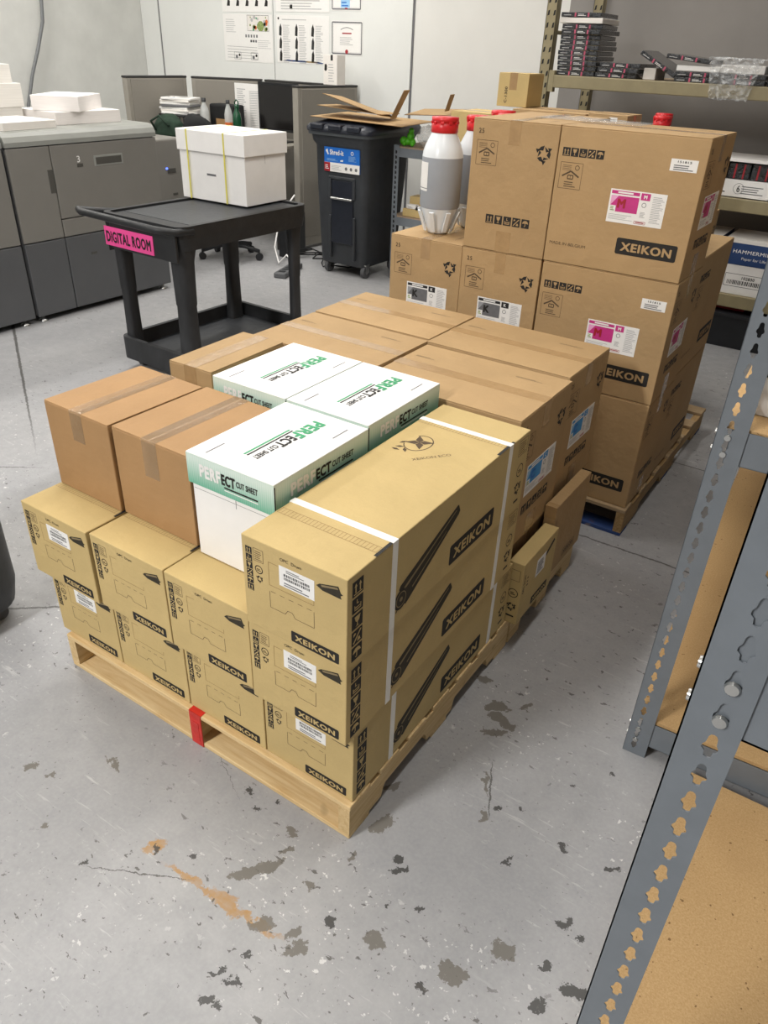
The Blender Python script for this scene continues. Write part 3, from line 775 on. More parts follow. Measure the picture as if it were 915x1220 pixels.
# brown shipping boxes on the drum boxes
zq = z0 + 2 * H - .0005
plain_carton('shipping_carton', 'plain reddish-brown box on the far left, clear tape along its top', 'cardboard box', .297, .372, .2905, 'rust', 'y', (-1.254, .125, zq), -.9, 'cleartape', 'plain brown shipping boxes', .055, .10)
plain_carton('shipping_carton', 'plain reddish-brown box with wrinkled tape, between the far left box and the front paper carton', 'cardboard box', .311, .375, .2905, 'rust', 'y', (-.949, .128, zq), -.6, 'cleartape', 'plain brown shipping boxes', .06, .12, gap=.004)
plain_carton('shipping_carton', 'narrow brown taped box left of the rearmost green-lidded carton', 'cardboard box', .196, .385, .2905, 'brown', 'y', (-1.216, .592, zq), 1.5, 'tape', 'plain brown shipping boxes', .055, .07)

# ------------------------------------------------------------------ green lidded paper cartons
def paper_carton(label, loc, rz):
    t = T('paper_carton', label, 'paper box', loc, rz, 'white and green paper cartons with lids')
    w, d, h = .296, .398, .32
    m = MB(); m.box(.004, .004, 0, w - .004, d - .004, h - .006, 'white', .002, 1)
    F = Face(m, (0, .004, 0), (1, 0, 0), (0, 0, 1)); F.line([(.16, .2), (.16, .24)], .0015, 'ink'); F.line([(.01, .215), (.288, .215)], .0012, 'darkgreyprint')
    m.build('carton_body', t)
    m = MB(); b = .232
    m.box(-.003, -.003, b, w + .003, 0, h, 'fade'); m.box(-.003, d, b, w + .003, d + .003, h, 'fade'); m.box(-.003, 0, b, 0, d, h, 'fade'); m.box(w, 0, b, w + .003, d, h, 'fade')
    m.box(-.003, -.003, h, w + .003, d + .003, h + .003, 'white', .001)
    # side prints
    for o, u, L in (((-.003, -.003, 0), (1, 0, 0), w + .006), ((w + .003, -.003, 0), (0, 1, 0), d + .006)):
        G = Face(m, o, u, (0, 0, 1)); c = L * .16; W_ = L * .66; z = b + .032
        G.text('PERF', c, z, .036, 'paper', W_ * .36, .07); G.text('ECT', c + W_ * .385, z + .002, .030, 'ink', W_ * .23, .07)
        G.text('CUT SHEET', c + W_ * .64, z + .010, .017, 'ink', W_ * .36, .05); G.rect(c + W_ * .42, z - .009, c + W_, z - .004, 'ink')
        G.rect(c + W_ * .42, z - .016, c + W_, z - .013, 'paper')
    m.add([(w + .0032, -.0032, b + .01), (w + .0032, .002, b + .01), (w + .0032, .002, h - .005), (w + .0032, -.0032, h - .005)], [(0, 1, 2, 3)], 'ink')
    K = Face(m, (0, 0, h + .003), (0, -1, 0), (1, 0, 0))       # reads towards the front, letter tops to the right
    u0, v0 = -.345, .150
    K.text('PERF', u0, v0, .042, 'green', .108, .07); K.text('ECT', u0 + .117, v0 + .002, .034, 'ink', .060, .07); K.text('CUT SHEET', u0 + .182, v0 + .008, .019, 'ink', .088, .05)
    K.rect(u0 + .085, v0 - .012, u0 + .27, v0 - .006, 'ink'); K.rect(u0 + .085, v0 - .023, u0 + .27, v0 - .016, 'green')
    for (a, bb) in ((-.09, .045), (-.36, .255)): K.lines(a, bb, a + .07, bb + .0045, 1, 'darkgreyprint', 1, 1, False)
    rd = random.Random(len(label))
    a = -.24
    for i in range(7):
        K.line([(a, .225), (a + .006, .238), (a + .011, .226), (a + .015, .236)][: rd.choice((3, 4))], .0009, 'greyprint'); a += rd.choice((.017, .024))
    m.build('lid', t)
    return t
paper_carton('front white and green paper carton, standing at the edge of the drum boxes', (-.617, .108, zq), 0)
paper_carton('right-hand rear white and green paper carton, against the strapped drum box', (-.628, .529, zq), 0)
paper_carton('left-hand rear white and green paper carton, beside the narrow taped box', (-.935, .529, zq), 0)

# ------------------------------------------------------------------ bottles on the toner boxes
def bottle(label, loc, rz=0, lab=False):
    t = T('toner_bottle', label, 'bottle', loc, rz, 'white toner bottles with red caps')
    m = MB()
    m.lathe([(.040, 0), (.052, .006), (.058, .03), (.089, .115)], (0, 0, 0), 'bottle', 36, cap=True)
    m.lathe([(.089, .115), (.093, .125), (.093, .33)], (0, 0, 0), 'toner', 36, cap=False)
    m.lathe([(.093, .33), (.090, .352), (.082, .375), (.056, .428), (.054, .433), (.054, .44)], (0, 0, 0), 'bottle', 36, cap=True)
    for i in range(8):
        a = R(45 * i + 10); c, s_ = math.cos(a), math.sin(a)
        m.box(-.004, -.012, .0, .004, .012, .1, 'bottle', .003, 2, Matrix.Translation((c * .066, s_ * .066, .012)) @ Matrix.Rotation(a, 4, 'Z') @ Matrix.Rotation(R(22), 4, 'Y'))
    m.build('bottle_body', t)
    q = MB(); q.lathe([(.058, .428), (.060, .43), (.060, .462), (.056, .466), (.056, .470), (.060, .472), (.060, .490), (.0, .491)], (0, 0, 0), 'capred', 32)
    for i in range(10): a = R(36 * i); q.box(.054, -.008, .462, .0625, .008, .474, 'capred', .002, 1, Matrix.Rotation(a, 4, 'Z'))
    q.box(-.064, -.01, .470, -.045, .01, .488, 'capred', .003)
    q.build('cap', t)
    if lab:
        q = MB(); vs = []
        for z in (.19, .31):
            for i in range(7): a = R(-150 + i * 8); vs.append((.0942 * math.cos(a), .0942 * math.sin(a), z))
        q.add(vs, [(i, i + 1, i + 8, i + 7) for i in range(6)], 'paper'); q.add([(v[0] * 1.004, v[1] * 1.004, .2 + .004 * j) for j in range(1) for v in vs[:7]] + [(v[0] * 1.004, v[1] * 1.004, .203) for v in vs[:7]], [(i, i + 1, i + 8, i + 7) for i in range(6)], 'darkgreyprint')
        q.build('paper_label', t)
    return t
zb = z0 + 2 * hh - .001
bt_ = bottle('white toner bottle with paper label and red cap, nearest on the K box', (-1.095, 2.20, zb), 0, True)
bottle('white red-capped toner bottle just behind the labelled bottle', (-1.04, 2.43, zb), 40)
bottle('white red-capped bottle mostly hidden by the topmost end-on box', (-.995, 2.21 + .0, zb), 80).location = (-1.0, 2.665, zb)
plain_carton('toner_carton', 'brown box behind the K boxes carrying hidden red-capped bottles', 'cardboard box', TL_, TD, TH, 'brown', 'x', (-1.2, 2.625, z0), 0)
plain_carton('toner_carton', 'upper brown box behind the K boxes, with red-capped bottles on it', 'cardboard box', TL_, TD, TH, 'brown', 'x', (-1.2, 2.625, z0 + hh), 0)
bottle('red-capped bottle whose cap shows over the left end of the topmost boxes', (-1.13, 2.86, zb), 10)
bottle('red-capped bottle whose cap shows above the middle of the end-on top box', (-.86, 2.9, zb), 200).location = (-.80, 2.87, zb)

# rear pile by the shelving
GP = 'brown boxes piled on the far pallet'
for x in (-1.92, -1.34, -.76):
    for z, lv in ((z0, 'bottom'), (z0 + hh, 'second-layer')):
        if x == -.76 and lv == 'bottom': nm = 'bottom brown box of the far pile, nearest the shelving aisle'
        elif x == -.76: nm = 'second-layer box of the far pile, nearest the shelving aisle'
        elif x == -1.34: nm = lv + ' box in the middle of the far pile'
        else: nm = lv + ' box at the bin end of the far pile'
        place(tN, (x, 3.58, z), 0, nm, GP)
for x, y, w, d, h, lab in ((-1.86, 3.62, .40, .34, .415, 'long gold carton with a white label on the far pile, left of the upright'), (-1.43, 3.60, .46, .36, .455, 'flat brown carton lying on the far pile in the middle'), (-.955, 3.6, .23, .26, .463, 'brown carton on the far pile nearest the shelving, darker side showing')):
    def pr(m, w=w, h=h):
        F = Face(m, (0, 0, 0), (1, 0, 0), (0, 0, 1)); F.rect(w * .55, h - .04, w * .75, h - .012, 'paper'); F.lines(w * .57, h - .035, w * .73, h - .017, 2, 'darkgreyprint')
    plain_carton('brown_carton', lab, 'cardboard box', w, d, h, 'kraft' if x < -1.8 else 'brown', 'x', (x, y, z0 + 2 * hh), 0, group=GP, prints=pr)
t = plain_carton('brown_carton', 'tall gold carton standing in front of the tan shelving upright', 'cardboard box', .20, .22, .18, 'kraft', 'y', (-1.63, 3.72, z0 + 2 * hh + .457), 0, group=GP, prints=lambda m: Face(m, (0, 0, 0), (1, 0, 0), (0, 0, 1)).text('C-1300', .065, .02, .018, 'ink', .085, .03, 1, 90))
t.location = (-1.60, 3.72, z0 + 2 * hh + .456)
for x, y, l in ((-.59, 3.73, 'red-capped bottle on the far pile below the black cartridge shelf'), (-.65, 3.97, 'red-capped bottle at the aisle edge of the far pile')):
    bottle(l, (x + .03, y - .03, zb), 30).scale = (.8, .8, .965)
# slack flattened wrap on the top boxes
m = MB(); rd = random.Random(3); vs = []
nx, ny = 22, 8
for j in range(ny):
    for i in range(nx):
        vs.append((-.70 + i * .022, 2.25 + j * .03, z0 + 3 * hh + .001 + .012 * rd.random() * math.sin(math.pi * i / (nx - 1)) * math.sin(math.pi * j / (ny - 1))))
m.add(vs, [(j * nx + i, j * nx + i + 1, (j + 1) * nx + i + 1, (j + 1) * nx + i) for j in range(ny - 1) for i in range(nx - 1)], 'film', True)
tag(m.build('stretch_wrap'), 'wrinkled clear stretch wrap lying across the top of the highest two boxes', 'plastic wrap')

# ------------------------------------------------------------------ grey boltless racks at the right
def perforated(mb, w, H_, c, p, t=.002, start=.02, mat='rackgrey'):
    """slotted steel face in x-z, thickness along +y; c = centre of the hole column"""
    half = [(.0, .004), (.0040, .0055), (.0048, .013), (.0088, .0165), (.0088, .0215), (.0060, .0265), (.0050, .036), (.003, .0395), (0, .0405)]
    half = [(a, b * p / .0485) for a, b in half]
    n = int((H_ - start - .01) / p)
    for side in (0, t):
        fl = []
        for k in range(n):
            z = start + k * p
            L = [(0, z), (c, z)] + [(c - a, z + b) for a, b in half] + [(c, z + p), (0, z + p)]
            Rr = [(w, z), (c, z)] + [(c + a, z + b) for a, b in half] + [(c, z + p), (w, z + p)]
            for pl in (L, Rr): mb.add([(a, side, b) for a, b in pl], [tuple(range(len(pl)))], mat)
        mb.add([(0, side, 0), (w, side, 0), (w, side, start), (0, side, start)], [(0, 1, 2, 3)], mat)
        e = start + n * p; mb.add([(0, side, e), (w, side, e), (w, side, H_), (0, side, H_)], [(0, 1, 2, 3)], mat)
    for k in range(n):
        z = start + k * p; ol = [(c - a, z + b) for a, b in half] + [(c + a, z + b) for a, b in half[::-1][1:-1]]
        m_ = len(ol)
        mb.add([(a, 0, b) for a, b in ol] + [(a, t, b) for a, b in ol], [(i, (i + 1) % m_, m_ + (i + 1) % m_, m_ + i) for i in range(m_)], mat)
    for x in (0, w): mb.add([(x, 0, 0), (x, t, 0), (x, t, H_), (x, 0, H_)], [(0, 1, 2, 3)], mat)
def rack_post(name_parent, x, y, w, c, H_, rivz, mirror=False, flange=.036):
    m = MB(); perforated(m, w, H_, c, .0485)
    m.box(0, 0, 0, .002, flange, H_, 'rackgrey')
    o = m.build('post', name_parent, recalc=False); o.location = (x, y, 0)
    for z in rivz:
        q = MB(); q.cyl((c, .0, z), (c, -.004, z), .009, 'chrome', 14, .0075); b = q.build('rivet', o)
        q = MB(); q.cyl((0, .018, z + .004), (-.004, .018, z + .004), .008, 'chrome', 12, .007); b = q.build('rivet', o)
    return o
rackA = T('boltless_shelving', 'grey steel shelving unit with particle board shelves, beyond the nearer post', 'shelving unit', (0, 0, 0))
_c, _s = math.cos(R(2.6)), math.sin(R(2.6)); rackA.rotation_euler = (0, 0, R(2.6)); rackA.location = (.532 - (.532 * _c - .78 * _s), .78 - (.532 * _s + .78 * _c), 0)
rack_post(rackA, .532, .78, .071, .029, 1.95, (.062, .108, 1.085, 1.13))
rack_post(rackA, 1.45, .78, .071, .042, 1.95, (.062, .108))
for x in (.52, 1.45):
    o = rack_post(rackA, x, 3.1, .071, .029, 1.95, (.062, .108))
def shelf(parent, x0, x1, y0, y1, zt, bh, beam='rackgrey', board='board', bt=.014, back=True):
    m = MB(); m.box(x0, y0 + .004, zt - bt, x1, y1, zt, board, .001); o = m.build('shelf_board', parent)
    for i, y in enumerate((y0, y1)):
        m = MB(); m.box(x0 + .03, y, zt - bt - bh, x1, y + .002, zt - bt, beam); m.box(x0 + .03, y, zt - bt - bh, x1, y + .02, zt - bt - bh + .002, beam); m.build('beam', parent)
    for x in (x0 + .03, x1): 
        m = MB(); m.box(x, y0, zt - bt - bh, x + .002, y1, zt - bt, beam); m.build('side_beam', parent)
shelf(rackA, .534, 1.5, .785, 3.1, .158, .095)
shelf(rackA, .535, 1.5, .785, 3.1, 1.158, .09, bt=.007)
rackB = T('boltless_shelving', 'grey steel shelving unit nearest the camera, its slotted post crossing the picture', 'shelving unit', (0, 0, 0))
rack_post(rackB, .727, -.38, .063, .037, 1.62, (1.295, 1.345))
rack_post(rackB, .727, -1.6, .063, .037, .3, ())
o = rack_post(rackB, 1.65, -.38, .078, .048, 1.62, (.062,))
m = MB(); m.box(.728, -.376, .036, 1.7, .765, .052, 'board', .001); m.build('shelf_board', rackB)
m = MB(); m.box(.73, -.376, .0, 1.7, -.374, .036, 'rackdark'); m.build('beam', rackB)
m = MB(); m.box(.73, .74, .0, 1.7, .742, .036, 'rackdark'); m.build('beam', rackB)
m = MB(); m.box(.73, -.377, 1.278, 1.7, -.374, 1.48, 'rackgrey'); m.box(.73, -.377, 1.278, 1.7, -.35, 1.281, 'rackgrey'); m.build('beam', rackB)
# white carton on the far rack shelf
t = T('white_carton', 'white carton with a black mark on the upper grey shelf at the picture edge', 'box', (.565, .90, 1.1585))
m = MB(); m.box(0, 0, 0, .35, .28, .40, 'white', .003); F = Face(m, (0, 0, 0), (1, 0, 0), (0, 0, 1)); F.poly([(.012, .10), (.05, .10), (.05, .14), (.02, .14)], 'ink'); F.line([(.01, .06), (.02, .10)], .003, 'ink')
m.build('carton_body', t); m = MB(); m.box(-.002, -.002, .34, .352, .282, .406, 'white', .002); m.build('lid', t)

# ------------------------------------------------------------------ black utility cart
t = T('utility_cart', 'black plastic two-shelf utility cart with a pink DIGITAL ROOM sign', 'cart', (-3.0, 2.0, 0), -1.5)
cw, cl = .66, 1.12                                   # local: x 0..cw, y 0..cl
def ring_loft(m, outer, z0_, z1_, inner, mat):
    n = len(outer); vs = [(x, y, z) for z in (z0_, z1_) for x, y in outer] + [(x, y, z) for z in (z1_, z0_) for x, y in inner]
    fs = []
    for a, b in ((0, 1), (1, 2), (2, 3), (3, 0)):
        for i in range(n): fs.append((a * n + i, a * n + (i + 1) % n, b * n + (i + 1) % n, b * n + i))
    m.add(vs, fs, mat, False)
ol = [(p.x, p.y) for p in rrect(-.36, 0, .36, cl, 0, .07)]; il = [(p.x, p.y) for p in rrect(-.325, .035, .325, cl - .035, 0, .045)]
m = MB(); m.loft([[Vector((x * .97, cl / 2 + (y - cl / 2) * .98, .86)) for x, y in ol], [Vector((x, y, .93)) for x, y in ol], [Vector((x, y, .965)) for x, y in ol], [Vector((x * .97, cl / 2 + (y - cl / 2) * .98, .985)) for x, y in ol]], 'blackplastic', False)
for i in range(18): m.box(-.30, .17 + i * .052, .985, .30, .172 + i * .052, .9862, 'blackplastic')
o = m.build('top_tray', t)
m = MB(); ring_loft(m, ol, .965, .998, il, 'blackplastic'); m.build('tray_rim', t)
m = MB(); m.box(-.30, .14, .984, .30, cl - .05, .9875, 'traytop', .001); m.build('tray_mat', t)
m = MB(); m.tube([(-.34, .16, .975), (-.39, .02, .99), (-.42, -.10, 1.01), (-.36, -.125, 1.01), (0, -.115, 1.0), (.26, -.10, .99), (.34, -.03, .975), (.35, .10, .965)], .021, 'blackplastic', 12); m.build('push_handle', t)
m = MB(); m.box(-.25, -.02, .80, .33, .0, .95, 'blackplastic', .006, 2); m.build('apron', t)
m = MB(); Fr = Face(m, (-.28, -.0215, .80), (1, 0, 0), (0, 0, 1), .0005)
m.box(-.30, -.024, .815, .14, -.0205, .925, 'pink')
Fr = Face(m, (-.30, -.024, .815), (1, 0, 0), (0, 0, 1), .0006); Fr.text('DIGITAL ROOM', .018, .024, .062, 'ink', .40, .05)
o = m.build('sign', t); o['label'] = 'pink paper sign reading DIGITAL ROOM'; 
def leg(x, y, w, tz=.88, bz=.12, inx=1, iny=1, name='leg', w2=None):
    m = MB(); w2 = w2 or w
    rr = []
    for z, s_ in ((bz, 1.0), (.3, .92), (.52, .88), (.53, .93), (.78, 1.0), (tz, 1.25)):
        rr.append(rrect(x - w * s_ / 2, y - w2 * s_ / 2, x + w * s_ / 2, y + w2 * s_ / 2, z, min(w, w2) * .3, 3))
    m.loft(rr, 'blackrough'); return m.build(name, t)
leg(.255, .085, .125, w2=.11); leg(-.285, .085, .075, w2=.10); leg(-.27, cl - .13, .08, w2=.12); leg(.29, cl - .08, .055, w2=.09)
m = MB(); m.box(-.32, .02, .10, .32, cl - .04, .135, 'traytop', .01, 2); m.build('lower_shelf', t)
m = MB(); ol2 = [(p.x, p.y) for p in rrect(-.34, 0, .34, cl - .02, 0, .06)]; il2 = [(p.x, p.y) for p in rrect(-.31, .03, .31, cl - .05, 0, .045)]
ring_loft(m, ol2, .08, .225, il2, 'blackrough'); m.build('shelf_rim', t)
for x in (-.27, .27):
    for y in (.12, cl - .14):
        w_ = T('x', None, None); bpy.data.objects.remove(w_)
        m = MB(); m.cyl((x - .018, y, .04), (x + .018, y, .04), .04, 'rubber', 20); m.box(x - .025, y - .02, .05, x + .025, y + .02, .1, 'chrome', .003); m.build('caster', t)
# white carton on the cart
t = T('lidded_carton', 'long white lidded carton with two yellow straps, on top of the black cart', 'box', (-3.379, 2.71, .999), 1.0)
w, d, h = .577, .413, .415
m = MB(); m.box(.006, .006, 0, w - .006, d - .006, h - .01, 'white', .003); F = Face(m, (0, .006, 0), (1, 0, 0), (0, 0, 1)); F.lines(.24, .155, .32, .168, 1, 'darkgreyprint', 1, 1, False)
G = Face(m, (w - .006, 0, 0), (0, 1, 0), (0, 0, 1)); G.line([(.20, .24), (.20, .32)], .002, 'darkgreyprint'); m.build('carton_body', t)
m = MB(); m.box(-.004, -.004, h - .125, w + .004, d + .004, h, 'white', .004, 2); m.build('lid', t)
for x in (.085, .405):
    m = MB(); e = .0052; m.box(x, -e, 0, x + .012, -e + .0008, h + .0012, 'yellow'); m.box(x, -e, h, x + .012, d + e, h + .0012, 'yellow'); m.box(x, d + e - .0008, 0, x + .012, d + e, h + .0012, 'yellow'); m.build('yellow_strap', t)

# ------------------------------------------------------------------ printing machine
PX = -4.548
def machine(name, label, y0, y1, depth, topz, bulge=True, feet=((.05, .05), (.05, .95))):
    t = T(name, label, 'printing machine', (PX, y0, 0))
    L = y1 - y0
    m = MB(); m.box(-depth, 0.004, .05, -.02, L - .004, topz - .08, 'prdark', .01); m.build('machine_body', t)
    for fx, fy in feet:
        m = MB(); m.lathe([(.035, 0), (.035, .008), (.012, .018), (.012, .055)], (-fx, fy * L, 0), 'chrome', 16); m.build('foot', t)
    return t, L
def panel(t, name, y0, z0_, y1, z1, mat, x=0, th=.022, r=.006, yo=0):
    m = MB(); m.box(x - th, y0, z0_, x, y1, z1, mat, r, 2); return m.build(name, t)
t, L = machine('printing_machine', 'large grey digital press unit with numbered drawer, white paper lying on top', 2.215, 3.56, 1.05, 1.30)
def topcover(t, L, depth, z0_, z1):
    prof = [(.004, z0_), (.004, z0_ + .03), (-.012, z1 - .03), (-.035, z1 - .008), (-.07, z1), (-depth, z1), (-depth, z0_)]
    m = MB(); m.prism(prof, lambda a, b, q: Vector((a, q, b)), .003, L - .003, 'prtop'); return m.build('top_cover', t)
topcover(t, L, 1.05, 1.222, 1.315)
panel(t, 'door', .006, .585, .345, 1.215, 'prgrey')
panel(t, 'drawer_front', .352, .715, L - .006, 1.215, 'prgrey'); panel(t, 'trim_panel', .352, .585, L - .006, .708, 'prgrey')
panel(t, 'lower_door', .006, .045, .345, .578, 'prdark'); panel(t, 'lower_door', .352, .045, L - .006, .578, 'prdark')
d = next(o for o in t.children if o.name.startswith('drawer_front'))
q = MB(); q.box(-.004, .715, 1.05, .004, .985, 1.125, 'prtop', .004, 2); q.box(-.001, .728, 1.06, .0055, .972, 1.113, 'handle', .003); q.build('recessed_handle', d)
q = MB(); q.box(0, .56, 1.058, .003, .61, 1.08, 'handle'); G = Face(q, (.0005, .565, 1.09), (0, 1, 0), (0, 0, 1)); G.text('3', 0, 0, .045, 'paper', .025, .02); q.build('number_badge', d)
q = MB(); q.box(-.003, .30, .90, .003, .345, 1.06, 'handle', .003); q.build('recessed_handle', next(o for o in t.children if o.name.startswith('door')))
q = MB(); q.box(-.003, .735, .425, .003, .83, .482, 'prgap', .003); q.box(-.001, .56, .422, .002, .615, .44, 'handle'); q.build('recessed_handle', [o for o in t.children if o.name.startswith('lower_door')][1])
t, L = machine('printing_machine', 'neighbouring grey digital press unit cut by the left picture edge', .75, 2.198, 1.05, 1.30)
topcover(t, L, 1.05, 1.222, 1.315)
panel(t, 'door', .006, .585, L - .006, 1.215, 'prgrey'); panel(t, 'lower_door', .006, .045, L - .006, .578, 'prdark')
t, L = machine('printing_machine', 'smaller grey output unit with a blue indicator, behind the big press and the cart', 3.60, 4.5, .55, 1.02)
t.location.x = -5.28
m = MB(); m.box(-.55, .004, .52, 0, L, 1.10, 'prgrey', .02, 3); m.build('upper_cabinet', t)
m = MB(); m.box(.0, .70, .80, .004, .80, .84, 'handle', .001); m.build('panel_slot', t)
m = MB(); m.box(.0, .68, .835, .006, .70, .85, 'led'); m.build('indicator_light', t)
m = MB(); m.box(.0, .74, .60, .004, .80, .62, 'handle', .001); m.build('panel_slot', t)

def ream(name, label, loc, rz, w, d, h, mat='pinkwhite', group=None, bow=0):
    m = MB(); n = 10; top = []; 
    m.box(0, 0, 0, w, d, h, mat, .0015)
    m.box(.001, .001, h, w - .001, d - .001, h + .0015, 'white')
    o = m.build(name); o.location = loc; o.rotation_euler = (0, 0, R(rz)); return tag(o, label, 'paper', group)
ream('paper_stack', 'low stack of white paper lying flat on the press, under the turned stack', (-5.27, 2.83, 1.3155), 0, .48, .60, .085)
ream('paper_stack', 'white paper stack turned askew on top of the low stack on the press', (-5.03, 2.81, 1.403), 33, .36, .50, .10)
for k, (lab, h, dx) in enumerate((('bottom ream of the tall white paper pile by the left picture edge', .10, 0), ('middle ream of the tall white paper pile by the left picture edge', .155, .02), ('top ream of the tall white paper pile by the left picture edge', .12, -.10))):
    ream('paper_ream', lab, (-5.58 + dx * .3 - .0, 2.42 + (.0 if k == 0 else .02 * k) - (.06 if k == 2 else 0), 1.3155 + (0, .1025, .26)[k]), 0, .44, .38, h, 'paperedge', 'tall pile of white paper on the press')
ream('paper_sheets', 'thin spread of loose white sheets on the press beside the low stack', (-5.05, 2.26, 1.3155), 4, .42, .45, .05, 'offwhite')

# ------------------------------------------------------------------ cubicle
def cub_panel(name, label, p0, p1, h, cap=True):
    p0 = Vector(p0); p1 = Vector(p1); L = (p1 - p0).length; a = math.degrees(math.atan2(p1.y - p0.y, p1.x - p0.x))
    t = T(name, label, 'office partition', (p0.x, p0.y, 0), a, None)
    m = MB(); m.box(0, -.04, .03, L, .04, h - .02, 'fabricframe', .004); m.build('panel_frame', t)
    for s_ in (-1, 1):
        m = MB(); m.box(.045, s_ * .0405 - .006, .12, L - .045, s_ * .0405 + .006, h - .03, 'fabric', .004, 2); m.build('fabric_panel', t)
    m = MB(); m.box(-.004, -.044, h - .02, L + .004, .044, h, 'darkframe', .004); m.build('top_cap', t)
    return t
cub_panel('cubicle_panel', 'taupe fabric office partition beside the shredding bin, seen on its narrow end', (-4.665, 5.48, 0), (-4.56, 6.34, 0), 1.55)
cub_panel('cubicle_panel', 'taupe office partition at the far left behind the press', (-6.50, 4.93, 0), (-6.44, 5.71, 0), 1.552)
cub_panel('cubicle_panel', 'short diagonal taupe office partition in the cubicle corner', (-6.37, 5.765, 0), (-5.70, 6.16, 0), 1.55)
cub_panel('cubicle_panel', 'taupe office partition along the wall behind the monitor', (-5.64, 6.18, 0), (-4.77, 6.19, 0), 1.55)
t = T('desk', 'grey cubicle desk behind the press and cart, mostly hidden', 'desk', (-6.35, 4.95, 0))
m = MB(); m.box(0, 0, .98, .55, .66, 1.01, 'fabricframe', .004); m.build('desktop', t)
m = MB(); m.box(.551, .30, .98, 1.62, 1.0, 1.01, 'fabricframe', .004); m.build('desktop', t)
for x, y in ((.02, .02), (.5, .02), (.02, .6), (1.54, .35), (1.54, .94)):
    m = MB(); m.box(x, y, 0, x + .04, y + .04, .98, 'darkframe'); m.build('leg', t)
t = T('monitor', 'dark flat monitor standing on the cubicle desk', 'monitor', (-5.26, 5.60, 1.01), 3)
m = MB(); m.box(0, 0, .10, .50, .035, .545, 'blackstuff', .006, 2); m.build('casing', t)
m = MB(); m.box(.022, -.002, .125, .478, .0, .52, 'screen'); m.build('screen', t)
m = MB(); m.box(.21, .01, .012, .29, .03, .14, 'blackplastic', .003); m.box(.13, -.06, 0, .37, .12, .012, 'blackplastic', .004); m.build('stand', t)
t = T('paper_notice', 'white printed notice standing against the partition behind the bottles', 'paper', (-5.83, 5.86, 1.012), 3)
m = MB(); m.box(0, 0, 0, .44, .008, .50, 'paper', 0); F = Face(m, (0, 0, 0), (1, 0, 0), (0, 0, 1)); F.lines(.03, .05, .15, .46, 20, 'greyprint', 1, .4); F.lines(.2, .05, .4, .44, 24, 'greyprint', 1, .4, seed=3); m.build('sheet', t)
def drink(name, label, loc, mat, h=.24, r=.034, fill=None, cap='blackplastic', loop=False, s_=1):
    t = T(name, label, 'bottle', loc)
    m = MB(); m.lathe([(r * .9, 0), (r, .01), (r, h * .62), (r * .8, h * .74), (r * .4, h * .86), (r * .4, h * .92)], (0, 0, 0), mat, 20)
    if fill: m.lathe([(r * .92, .006), (r * 1.01, .012), (r * 1.01, h * .42)], (0, 0, 0), fill, 20)
    m.build('bottle_body', t)
    m = MB(); m.lathe([(r * .48, h * .9), (r * .48, h), (0, h)], (0, 0, 0), cap, 16)
    if loop: m.tube([(-.02 + .0, 0, h * .95), (-.022, 0, h * 1.05), (0, 0, h * 1.12), (.024, 0, h * 1.08), (.028, 0, h * .92), (.024, 0, h * .8)], .007, cap, 8)
    m.build('cap', t)
    return t
drink('water_bottle', 'clear plastic water bottle beside the pile of papers on the cubicle desk', (-5.90, 5.45, 1.011), 'clear', .36, .05)
drink('water_bottle', 'clear bottle of orange drink in front of the white notice', (-5.58, 5.48, 1.011), 'clear', .36, .042, 'orange')
drink('water_bottle', 'dark green sports bottle with a loop lid in front of the notice', (-5.44, 5.46, 1.011), 'greenglass', .33, .046, None, 'greenglass', True)
for k in range(7):
    m = MB(); m.box(-.17, -.13, 0, .17, .13, .022, ('paper', 'offwhite', 'paper', 'darkgreyprint')[k % 4], .004)
    if k == 6: F = Face(m, (-.17, -.13, .022), (1, 0, 0), (0, 1, 0)); F.text('SA', .03, .06, .08, 'ink', .1, .03); F.lines(.15, .05, .3, .2, 7, 'greyprint')
    o = m.build('magazine'); o.location = (-6.15 + random.uniform(-.02, .02), 5.35, 1.21 + k * .0225 - .0); o.rotation_euler = (0, 0, R(20 + random.uniform(-8, 8)))
    tag(o, 'magazine in the pile on the black tray at the back of the cubicle desk' if k < 6 else 'topmost magazine on the pile, large black letters on its cover', 'magazine', 'pile of magazines on the cubicle desk')
t = T('letter_tray', 'black letter tray under the magazines on the cubicle desk', 'tray', (-6.15, 5.35, 1.011))
m = MB(); m.box(-.19, -.15, .18, .19, .15, .196, 'blackplastic', .004); m.box(-.19, -.15, 0, .19, .15, .012, 'blackplastic', .004)
for x in (-.18, .18):
    for y in (-.14, .14): m.cyl((x, y, .01), (x, y, .185), .006, 'blackplastic', 8)
m.build('tray_body', t)
def lump(name, label, cat, loc, sx, sy, sz, mat, seed=1, handle=False):
    rd = random.Random(seed); bm = bmesh.new(); bmesh.ops.create_icosphere(bm, subdivisions=3, radius=1)
    from mathutils import noise as mn
    m = MB(); vs = []
    for v in bm.verts:
        p = v.co.copy(); k = 1 + .28 * mn.noise(p * 1.6 + Vector((seed, 0, 0))); z = max(p.z * k, -.55)
        q = abs(p.x) ** .7 * math.copysign(1, p.x); w_ = abs(p.y) ** .7 * math.copysign(1, p.y)
        vs.append((q * sx * k, w_ * sy * k, (z + .55) * sz))
    m.add(vs, [[v.index for v in f.verts] for f in bm.faces], mat, True); bm.free()
    if handle: m.tube([(-sx * .6, -sy * .9, sz * .4), (-sx * .8, -sy * 1.2, sz * 1.1), (0, -sy * 1.25, sz * 1.55), (sx * .7, -sy * 1.1, sz * .9)], .012, mat, 8)
    o = m.build(name); o.location = loc; return tag(o, label, cat)
lump('shoulder_bag', 'dark green fabric bag on the desk behind the press', 'bag', (-6.05, 5.07, 1.011), .17, .10, .13, 'greenbag', 4, True)
